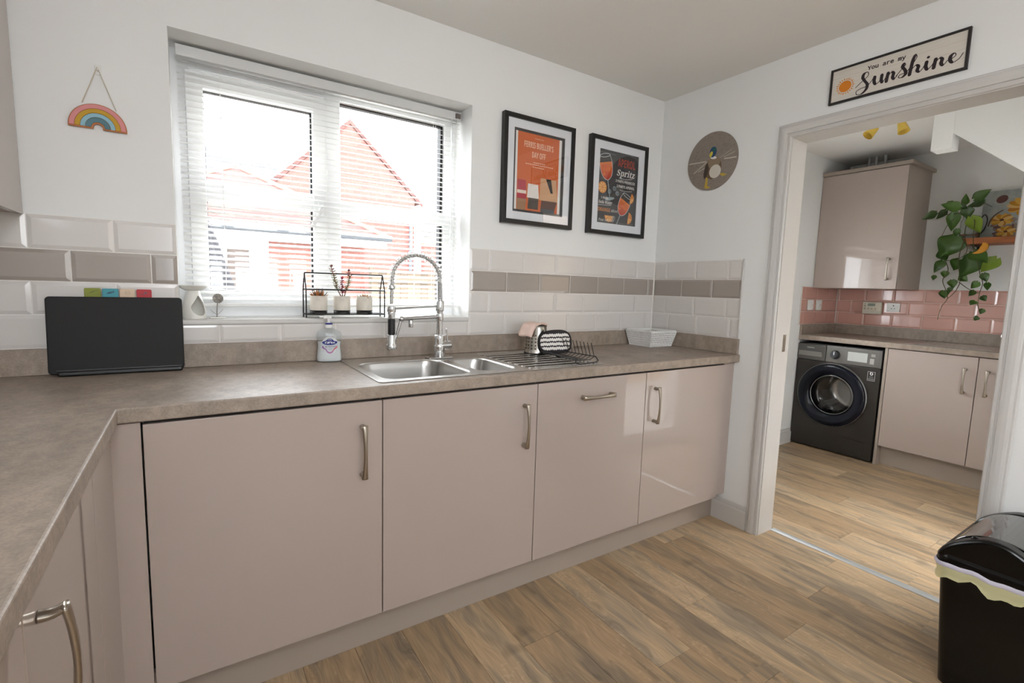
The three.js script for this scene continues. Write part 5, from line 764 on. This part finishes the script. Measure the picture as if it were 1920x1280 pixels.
// shelf with picture, jar and trailing plant
{ const wood = dataTex(512, 128, (x, y) => { const l = 0.85 + 0.25 * (vn(x / 60, y / 4, 71) - 0.5) + 0.2 * (vn(x / 200, y / 14, 72) - 0.5); return [184 * l, 104 * l, 48 * l]; });
  const t = thing('wall_shelf', 'orange-brown wooden shelf on a black bracket on the utility wall', 'shelf', [0, 0, 0]);
  part('board', uvm(rb(2.2, UX - 0.001, 1.621, 1.664, 0.8, 1.55, 0.004), 0.6), std(0xffffff, 0.5, { map: wood }), t);
  for (const z of [0.9, 1.45]) part('bracket', [bx(2.392, UX - 0.001, 1.47, 1.62, z - 0.012, z + 0.012), bx(2.23, 2.392, 1.612, 1.62, z - 0.012, z + 0.012), sweep([[2.392, 1.49, z], [2.34, 1.56, z], [2.26, 1.612, z]], 0.006, { n: 8 })], M.black, t);
  const art = canvasTex(512, 640, (c, w, h) => {
    c.fillStyle = '#aab0ac'; c.fillRect(0, 0, w, h); for (let i = 0; i < 300; i++) { c.fillStyle = `rgba(${rnd() < 0.5 ? '190,190,180' : '140,146,146'},0.16)`; c.beginPath(); c.ellipse(rr(0, w), rr(0, h), rr(20, 60), rr(10, 40), rr(0, 3), 0, 7); c.fill(); }
    const fl = (x, y, r, n = 12) => { for (let k = 0; k < n; k++) { const a = k / n * 6.28 + rnd() * 0.3; c.fillStyle = ['#c9902f', '#d9a94c', '#b8782a', '#e0bb74'][k % 4]; c.beginPath(); c.ellipse(x + Math.cos(a) * r * 0.58, y + Math.sin(a) * r * 0.58, r * 0.5, r * 0.26, a, 0, 7); c.fill(); } c.fillStyle = '#5d3a1e'; c.beginPath(); c.arc(x, y, r * 0.2, 0, 7); c.fill(); };
    for (let i = 0; i < 60; i++) { c.fillStyle = ['#7a6661', '#8b7f7a', '#6f4f45', '#94877d'][i % 4]; c.beginPath(); c.ellipse(rr(100, 480), rr(380, 620), rr(14, 46), rr(10, 30), rr(0, 3), 0, 7); c.fill(); }
    fl(300, 230, 120, 14); fl(440, 330, 110); fl(150, 400, 80); fl(430, 130, 90); fl(190, 560, 70); fl(60, 110, 0.1); c.fillStyle = '#6e4a44'; c.beginPath(); c.ellipse(130, 120, 40, 54, 0.3, 0, 7); c.fill(); c.strokeStyle = '#5d4b3b'; c.lineWidth = 12; c.beginPath(); c.moveTo(60, 480); c.quadraticCurveTo(60, 340, 150, 270); c.stroke();
  });
  const a = thing('flower_canvas', 'canvas painting of yellow-orange flowers standing on the wooden shelf', 'painting', [2.352, 1.665, 1.085], undefined, -Math.PI / 2); a.rotation.order = 'YXZ'; a.rotation.x = -0.1;
  part('canvas', rb(-0.185, 0.185, 0, 0.335, -0.012, 0.012, 0.002), std(0xc9cac6, 0.8), a); part('print', plane(0.366, 0.331, 0, 0.1675, 0.0125), std(0xffffff, 0.8, { map: art }), a);
  const j = thing('glass_jar', 'clear glass jar with a dark wire handle holding the trailing plant on the shelf', 'jar', [2.265, 1.665, 0.87]);
  part('glass', lathe([[0, 0.001], [0.05, 0.001], [0.055, 0.006], [0.055, 0.12], [0.046, 0.138], [0.046, 0.155], [0.043, 0.155], [0.043, 0.137], [0.052, 0.118], [0.052, 0.008], [0, 0.006]], 40), phys(0xf5faf8, 0.03, { transmission: 1, thickness: 0.003, ior: 1.45 }), j);
  part('handle', sweep([[0, 0.13, 0.047], [0, 0.16, 0.07], [0, 0.13, 0.085], [0, 0.06, 0.075], [0, 0.03, 0.056]], 0.0035, { n: 8 }), M.black, j);
  // pothos: heart-shaped leaves on trailing stems
  const stems = [[[2.25,1.75,0.87],[2.22,1.854,0.835],[2.2,1.789,0.863],[2.17,1.69,0.869],[2.17,1.566,0.892],[2.2,1.516,0.839],[2.2,1.509,0.781]],[[2.2,1.514,0.773],[2.2,1.437,0.796],[2.2,1.37,0.772],[2.2,1.293,0.799],[2.2,1.236,0.812],[2.2,1.176,0.784],[2.2,1.083,0.77]],[[2.2,1.351,0.871],[2.2,1.285,0.848],[2.2,1.236,0.812]],[[2.2,1.356,0.863],[2.2,1.305,0.925],[2.2,1.279,0.977]],[[2.24,1.8,0.88],[2.17,1.775,0.913],[2.17,1.629,0.921],[2.19,1.472,0.958],[2.2,1.407,0.971],[2.2,1.352,0.99],[2.2,1.279,0.981],[2.2,1.186,0.983],[2.2,1.141,1.005]],[[2.22,1.84,0.83],[2.2,1.779,0.769],[2.2,1.683,0.734]],[[2.2,1.84,0.822],[2.2,1.837,0.756],[2.18,1.859,0.687]],[[2.22,1.848,0.83],[2.2,1.905,0.815],[2.2,1.901,0.844]],[[2.22,1.852,0.835],[2.2,1.878,0.889],[2.2,1.894,0.942],[2.2,1.866,0.986]],[[2.18,1.65,0.869],[2.2,1.568,0.849],[2.2,1.502,0.848],[2.2,1.356,0.87]]];
  const leaves = [[[2.166,1.927,0.899],[2.148,1.976,0.986],0.071],[[2.181,1.899,0.849],[2.158,1.966,0.855],0.05],[[2.209,1.909,0.939],[2.224,1.885,0.854],0.059],[[2.141,1.873,0.833],[2.103,1.899,0.735],0.072],[[2.169,1.854,0.696],[2.172,1.812,0.616],0.06],[[2.25,1.876,0.727],[2.237,1.815,0.681],0.05],[[2.2,1.846,0.791],[2.19,1.714,0.789],0.079],[[2.19,1.869,0.859],[2.19,1.795,0.875],0.077],[[2.18,1.801,0.891],[2.15,1.686,0.957],0.086],[[2.18,1.728,0.823],[2.166,1.669,0.826],0.041],[[2.18,1.673,0.82],[2.19,1.531,0.748],0.161],[[2.223,1.579,0.737],[2.202,1.509,0.784],0.08],[[2.173,1.508,0.766],[2.191,1.425,0.718],0.064],[[2.235,1.434,0.771],[2.222,1.385,0.772],0.049],[[2.219,1.542,0.953],[2.178,1.388,0.865],0.132],[[2.219,1.513,0.842],[2.174,1.435,0.832],0.087],[[2.183,1.563,0.925],[2.147,1.481,1.013],0.099],[[2.189,1.514,1.047],[2.143,1.419,0.986],0.092],[[2.237,1.4,0.856],[2.25,1.361,0.897],0.058],[[2.155,1.414,0.998],[2.16,1.356,1.019],0.051],[[2.246,1.405,0.709],[2.236,1.368,0.707],0.035],[[2.209,1.37,0.822],[2.208,1.311,0.834],0.058],[[2.196,1.317,0.82],[2.189,1.282,0.825],0.034],[[2.179,1.356,0.971],[2.158,1.309,0.942],0.049],[[2.204,1.351,1.013],[2.161,1.297,1.028],0.039],[[2.215,1.291,0.783],[2.17,1.233,0.805],0.059],[[2.234,1.295,0.943],[2.185,1.256,0.929],0.04],[[2.214,1.261,0.993],[2.222,1.227,1.015],0.042],[[2.235,1.224,0.953],[2.187,1.195,0.941],0.043],[[2.24,1.17,1.0],[2.22,1.133,0.993],0.037],[[2.219,1.108,0.965],[2.224,1.103,0.997],0.036],[[2.231,1.928,0.768],[2.211,1.878,0.741],0.059],[[2.171,1.887,0.821],[2.187,1.87,0.865],0.039]];
  const p = thing('trailing_plant', 'trailing green pothos with heart-shaped leaves hanging down from the utility shelf', 'plant', [0, 0, 0]);
  stems.forEach((s) => part('stem', sweep(s, (k) => 0.0028 - 0.001 * k, { n: 6 }), std(0x4f4a2a, 0.7), p));
  const greens = [0x38581a, 0x426520, 0x304e18, 0x4b7224, 0x395a1e].map((c) => phys(c, 0.4, { clearcoat: 0.3, clearcoatRoughness: 0.3, side: THREE.DoubleSide })), pale = phys(0x7c9630, 0.4, { side: THREE.DoubleSide }), yel = std(0xc8891c, 0.5, { side: THREE.DoubleSide });
  function leaf(a, b, w, mat, curl = 0.12) {
    a = V(...a); b = V(...b); const L = a.distanceTo(b), d = b.clone().sub(a).normalize(), view = V(-1, 0.25 + rr(-0.3, 0.3), 0.25 + rr(-0.45, 0.45)).normalize(), sd = V().crossVectors(d, view).normalize(), n = V().crossVectors(sd, d).normalize();
    const half = (t) => w / 2 * 1.12 * Math.pow(Math.sin(Math.PI * Math.pow(t, 0.55)), 0.8) * (1 - 0.25 * t), nT = 12, nS = 6, pos = [], idx = [], uv = [];
    for (const lay of [0, 1]) for (let i = 0; i <= nT; i++) for (let k = -nS; k <= nS; k++) { const t = i / nT, s = k / nS, back = t < 0.25 ? -(0.12 * Math.sin(Math.PI * Math.abs(s)) * (1 - t / 0.25)) : 0, q = a.clone().addScaledVector(d, L * (t + back)).addScaledVector(sd, half(Math.max(0.02, Math.min(0.995, t))) * s).addScaledVector(n, w * (0.16 * Math.abs(s) ** 1.5 - curl * Math.sin(Math.PI * t)) + 0.02 * w * Math.sin(t * 9 + s * 3) - lay * 0.0008); pos.push(q.x, q.y, q.z); uv.push(t, s); }
    const m = nS * 2 + 1, N = (nT + 1) * m; for (let i = 0; i < nT; i++) for (let k = 0; k < nS * 2; k++) { const q = i * m + k; idx.push(q, q + 1, q + m, q + 1, q + m + 1, q + m, N + q, N + q + m, N + q + 1, N + q + 1, N + q + m, N + q + m + 1); }
    const g = new THREE.BufferGeometry(); g.setAttribute('position', new THREE.Float32BufferAttribute(pos, 3)); g.setAttribute('uv', new THREE.Float32BufferAttribute(uv, 2)); g.setIndex(idx); g.computeVertexNormals();
    return part('leaf', g, mat, p);
  }
  leaves.forEach(([a, b, w], i) => leaf(a, b, w, i === 8 || i === 17 ? pale : greens[i % 5]));
  { const g = sweep([[2.15, 1.622, 0.975], [2.148, 1.605, 0.987], [2.145, 1.58, 0.982], [2.145, 1.562, 0.962], [2.148, 1.552, 0.93]], (k) => [0.002 + 0.02 * Math.sin(Math.PI * Math.pow(k, 0.8)), 0.004], { n: 10, up: [-1, 0, 0] }); part('leaf', g, yel, p).userData.label = 'yellowed curled leaf'; } }
// spot lights with yellow shades (off)
{ const t = thing('ceiling_spotlight', 'ceiling spotlight bar with two yellow shades in the utility room, switched off', 'light', [1.28, CEIL, 0.66]);
  part('bar', [rb(-0.012, 0.012, -0.022, -0.001, -0.22, 0.22, 0.004), cyl(0.045, 0.05, 0.018, 0, -0.0185, 0, 28)], std(0xcfd0d0, 0.3, { metalness: 0.8 }), t);
  const ym = std(0xe8c659, 0.5, { side: THREE.DoubleSide });
  for (const [z, ax, az] of [[-0.05, 0.5, 1.15], [0.08, -0.35, 0.3]]) {
    const s = part('lamp_shade', lathe([[0.017, 0], [0.02, -0.004], [0.024, -0.03], [0.03, -0.062], [0.031, -0.07], [0.029, -0.07], [0.022, -0.03], [0.018, -0.006]], 32), ym, t); s.position.set(-0.01, -0.045, z); s.rotation.set(ax, 0, -az * 0.5);
    part('lamp_holder', [rod([0, 0.024, 0], [0, -0.002, 0], 0.006, 10), cyl(0.015, 0.015, 0.03, 0, -0.03, 0, 20)], std(0x8b8a86, 0.3, { metalness: 0.9 }), s);
  } }

// ---------------------------------------------------------------- outside the window
const GY = -0.16;
const paving = dataTex(256, 256, (x, y) => { const j = (x % 128 < 3 || y % 128 < 3) ? 0.75 : 1, l = j * (0.9 + 0.2 * (vn(x / 20, y / 20, 81) - 0.5) + 0.1 * (vn(x / 3, y / 3, 82) - 0.5)); return [192 * l, 188 * l, 180 * l]; });
struct('ground', uvm(bx(-30, 30, GY - 0.2, GY, -40, -0.3), 1.2), std(0xffffff, 0.9, { map: paving }));
struct('ground_back', uvm(merge([bx(-30, 30, GY - 0.2, GY, 4.9, 30), bx(WT, 30, GY - 0.2, GY, UZ + 0.3, 4.9)]), 1.2), std(0xffffff, 0.9, { map: paving }));
const brickTex = (s, tone) => dataTex(512, 512, (x, y) => {          // 8 courses and 4 bricks of 225 x 75 mm in 0.9 x 0.6 m
  const r = Math.floor(y / 64), yy = y % 64, xx = (x + (r % 2) * 64) % 128, b = Math.floor((x + (r % 2) * 64) / 128) % 4;
  const mortar = yy < 7 || xx < 6, v = h2(b, r, s), n = vn(x / 4, y / 4, s + 1), l = 0.93 + 0.12 * v + 0.1 * (n - 0.5);
  return mortar ? [112, 96, 88] : [tone[0] * l, tone[1] * l, tone[2] * l];
});
const br1 = std(0xffffff, 0.9, { map: brickTex(91, [130, 76, 66]) }), br2 = std(0xffffff, 0.9, { map: brickTex(95, [130, 78, 70]) });
const ub = (g) => { g = uvm(g); const u = g.attributes.uv; for (let i = 0; i < u.count; i++) u.setXY(i, u.getX(i) / 0.9, u.getY(i) / 0.6); return g; };
const roofTex = dataTex(256, 256, (x, y) => { const c = Math.floor(y / 32), l = (y % 32 < 5 ? 0.62 : 0.94) * (0.9 + 0.2 * h2(Math.floor((x + (c % 2) * 16) / 32), c, 97)); return [106 * l, 64 * l, 58 * l]; });
const slateTex = dataTex(256, 256, (x, y) => { const c = Math.floor(y / 32), l = (y % 32 < 5 ? 0.7 : 0.95) * (0.9 + 0.2 * h2(Math.floor((x + (c % 2) * 16) / 32), c, 98)); return [76 * l, 76 * l, 77 * l]; });
function poly(points, faces) { const pos = []; for (const f of faces) for (let i = 1; i < f.length - 1; i++) pos.push(...points[f[0]], ...points[f[i]], ...points[f[i + 1]]); const g = new THREE.BufferGeometry(); g.setAttribute('position', new THREE.Float32BufferAttribute(pos, 3)); g.setAttribute('uv', new THREE.BufferAttribute(new Float32Array(pos.length / 3 * 2), 2)); g.computeVertexNormals(); return g; }
const rt = std(0xffffff, 0.85, { map: roofTex, side: THREE.DoubleSide }), sl2 = std(0xffffff, 0.85, { map: slateTex, side: THREE.DoubleSide });
const uv3 = (g) => uvm(g, 1.6);
{ // garage with a hipped roof
  const t = thing('garage', 'low red brick garage with hipped tiled roof and white window outside', 'garage', [0, 0, 0]), x0 = -3.4, x1 = 0.06, zf = -6.2, zb = -9.8, e = 1.93;
  const wx0 = -1.99, wx1 = -1.56, wy0 = 1.0, wy1 = 1.74;
  part('wall', ub(merge([bx(x0, wx0, GY, e, zf - 0.2, zf), bx(wx1, x1, GY, e, zf - 0.2, zf), bx(wx0, wx1, GY, wy0, zf - 0.2, zf), bx(wx0, wx1, wy1, e, zf - 0.2, zf), bx(x0, x0 + 0.2, GY, e, zb, zf - 0.2), bx(x1 - 0.2, x1, GY, e, zb, zf - 0.2), bx(x0, x1, GY, e, zb - 0.2, zb)])), br1, t);
  const w = part('window', [...fr(wx0, wx1, wy0, wy1, 0.07, zf - 0.12, zf - 0.04)], M.upvc, t);
  part('pane', bx(wx0 + 0.05, wx1 - 0.05, wy0 + 0.05, wy1 - 0.05, zf - 0.09, zf - 0.085), std(0x4a3d36, 0.5), w);  // brown of reflected brick put into the pane's own colour
  part('window_surround', [bx(wx0 - 0.16, wx0 - 0.001, wy0 - 0.05, wy1 + 0.1, zf, zf + 0.02), bx(wx1 + 0.001, wx1 + 0.18, wy0 - 0.05, wy1 + 0.1, zf, zf + 0.02), bx(wx0 - 0.16, wx1 + 0.18, wy1 + 0.001, wy1 + 0.1, zf, zf + 0.025), bx(wx0 - 0.16, wx1 + 0.18, wy0 - 0.08, wy0 - 0.001, zf, zf + 0.04)], M.upvc, t);
  const a = [-1.66, 3.19, -8], E = e + 0.03, q = [[x0 - 0.34, E, -5.95], [x1 + 0.36, E, -5.95], [x1 + 0.36, E, -10.05], [x0 - 0.34, E, -10.05]];
  const roof = part('roof', uv3(poly([...q, a], [[0, 1, 4], [1, 2, 4], [2, 3, 4], [3, 0, 4], [0, 3, 2, 1]])), rt, t);
  for (const k of [0, 1]) part('hip_tile', sweep([q[k], a], [0.07, 0.04], { n: 8, smooth: false }), std(0x8f7466, 0.85), roof);
  part('gutter', [rod([q[0][0], E - 0.01, -5.9], [q[1][0], E - 0.01, -5.9], 0.055, 10)], std(0x3c4147, 0.5), t);
  part('fascia', bx(x0 - 0.3, x1 + 0.3, E - 0.17, E - 0.02, -5.98, -5.95), M.upvc, t); }
{ // gable house
  const t = thing('house', 'red brick house with a steep gable and grey downpipe behind the garage', 'house', [0, 0, 0]), z = -12, cx = 1.4, w = 1.87, e = 3.7, ap = 5.5;
  part('wall', ub(merge([poly([[cx - w, GY, z], [cx + w, GY, z], [cx + w, e, z], [cx, ap, z], [cx - w, e, z], [cx - w, GY, z - 8], [cx + w, GY, z - 8], [cx + w, e, z - 8], [cx - w, e, z - 8]], [[0, 1, 2, 3, 4], [1, 6, 7, 2], [5, 0, 4, 8]])])), br2, t);
  const th = 0.12; part('roof', uv3(merge([poly([[cx, ap + th, z + 0.04], [cx + w + 0.25, e - 0.2 + th, z + 0.04], [cx + w + 0.25, e - 0.2 + th, z - 8], [cx, ap + th, z - 8], [cx, ap, z + 0.04], [cx + w + 0.25, e - 0.22, z + 0.04]], [[0, 1, 2, 3], [4, 5, 1, 0]]), poly([[cx, ap + th, z + 0.04], [cx - w - 0.25, e - 0.2 + th, z + 0.04], [cx - w - 0.25, e - 0.2 + th, z - 8], [cx, ap + th, z - 8], [cx, ap, z + 0.04], [cx - w - 0.25, e - 0.22, z + 0.04]], [[0, 1, 2, 3], [4, 5, 1, 0]])])), rt, t);
  part('downpipe', rod([cx + w - 0.14, GY, z + 0.08], [cx + w - 0.14, e - 0.3, z + 0.08], 0.05, 10), std(0x5a6068, 0.5), t);
  const x = thing('garden_wall', 'pale red brick boundary wall standing behind the fence', 'wall', [0, 0, 0]); part('bricks', ub(bx(3.32, 6, GY, 2.35, -11.6, -11.35)), br2, x); part('coping', bx(3.3, 6.02, 2.35, 2.42, -11.65, -11.3), std(0x7b6d60, 0.9), x); }
{ const t = thing('house', 'distant house with a long grey slate roof beyond the garage', 'house', [0, 0, 0]);
  part('wall', ub(bx(-12, 2.2, GY, 4.7, -26, -21.6)), br2, t);
  part('roof', uv3(poly([[-12.4, 4.6, -21.3], [2.6, 4.6, -21.3], [2.6, 4.6, -26.3], [-12.4, 4.6, -26.3], [-9, 7.0, -23.8], [0.4, 7.0, -23.8]], [[0, 1, 5, 4], [1, 2, 5], [2, 3, 4, 5], [3, 0, 4]])), sl2, t); }
{ const t = thing('garden_fence', 'pale timber board fence beside the garage wall, seen low through the window', 'fence', [0, 0, 0]), fm = [0x6c5f4f, 0x64584a, 0x736554].map((c) => std(c, 0.9));
  for (let i = 0; i < 26; i++) { const x = 0.12 + i * 0.125; part('board', rb(x, x + 0.119, GY + 0.05, 1.42, -6.02 - (i % 2) * 0.006, -6.0 - (i % 2) * 0.006, 0.003, 1), fm[i % 3], t); }
  for (const y of [0.3, 1.25]) part('rail', rb(0.12, 3.4, y, y + 0.07, -6.0, -5.96, 0.004, 1), fm[1], t); part('capping', rb(0.1, 3.4, 1.42, 1.45, -6.05, -5.96, 0.005, 1), fm[0], t);
  for (const x of [0.1, 1.8, 3.36]) part('post', rb(x, x + 0.09, GY, 1.5, -6.1, -6.03, 0.005, 1), fm[1], t); }
{ const t = thing('garden_fence', 'tall unseen board fence added outside the utility back door to limit sky light', 'fence', [0, 0, 0]), fm = [0x8d7a62, 0x857259, 0x96836b].map((c) => std(c, 0.9));  // out of view, added to hold back low sky light at the back door
  for (let i = 0; i < 40; i++) { const x = WT + 0.05 + i * 0.15; part('board', bx(x, x + 0.144, GY, 1.75, 4.2 + (i % 2) * 0.006, 4.22 + (i % 2) * 0.006), fm[i % 3], t); }
  part('rail', bx(WT + 0.05, 6.1, 1.4, 1.48, 4.226, 4.27), fm[1], t); }
{ const t = thing('house', 'unseen pale brick house added beyond the utility back door to block sky light', 'house', [0, 0, 0]), b3 = std(0xffffff, 0.9, { map: brickTex(99, [176, 158, 140]) });  // added out of view to shut off sky that overlit the door lining
  part('wall', ub(bx(0.3, 10, GY, 5.2, 7.2, 12)), b3, t); part('roof', uv3(poly([[0, 5.1, 6.9], [10.3, 5.1, 6.9], [10.3, 5.1, 12.3], [0, 5.1, 12.3], [0, 7.6, 9.6], [10.3, 7.6, 9.6]], [[1, 0, 4, 5], [3, 2, 5, 4], [0, 3, 4], [2, 1, 5]])), sl2, t); }
{ // closed parasol
  const t = thing('garden_parasol', 'closed dark purple garden parasol standing outside near the window', 'parasol', [-2.285, GY, -3.0]), n = 48, pos = [], idx = [];
  const lv = [[0.02, 1.94], [0.05, 1.86], [0.1, 1.7], [0.15, 1.5], [0.2, 1.3], [0.235, 1.12], [0.22, 1.1]];
  lv.forEach(([r, y], j) => { for (let k = 0; k < n; k++) { const a = k / n * 6.2832, q = r * (1 + 0.24 * Math.sin(a * 8) * (j ? 1 : 0)); pos.push(q * Math.cos(a), y, q * Math.sin(a)); } });
  for (let l = 0; l < lv.length - 1; l++) for (let k = 0; k < n; k++) { const a = l * n + k, b = l * n + (k + 1) % n; idx.push(a, b, a + n, b, b + n, a + n); }
  const g = new THREE.BufferGeometry(); g.setAttribute('position', new THREE.Float32BufferAttribute(pos, 3)); g.setIndex(idx); g.computeVertexNormals();
  part('canopy', g, std(0x2b2a2f, 0.9, { side: THREE.DoubleSide }), t); part('pole', cyl(0.02, 0.02, 1.98, 0, 0.02, 0, 16), std(0xb9b6b0, 0.5, { metalness: 0.3 }), t); part('finial', new THREE.SphereGeometry(0.028, 16, 12).translate(0, 1.99, 0), M.upvc, t); part('base', lathe([[0, 0], [0.22, 0], [0.22, 0.04], [0.05, 0.07], [0.03, 0.2], [0, 0.2]], 32), std(0x55534f, 0.9), t); }

renderer.render(scene, camera);
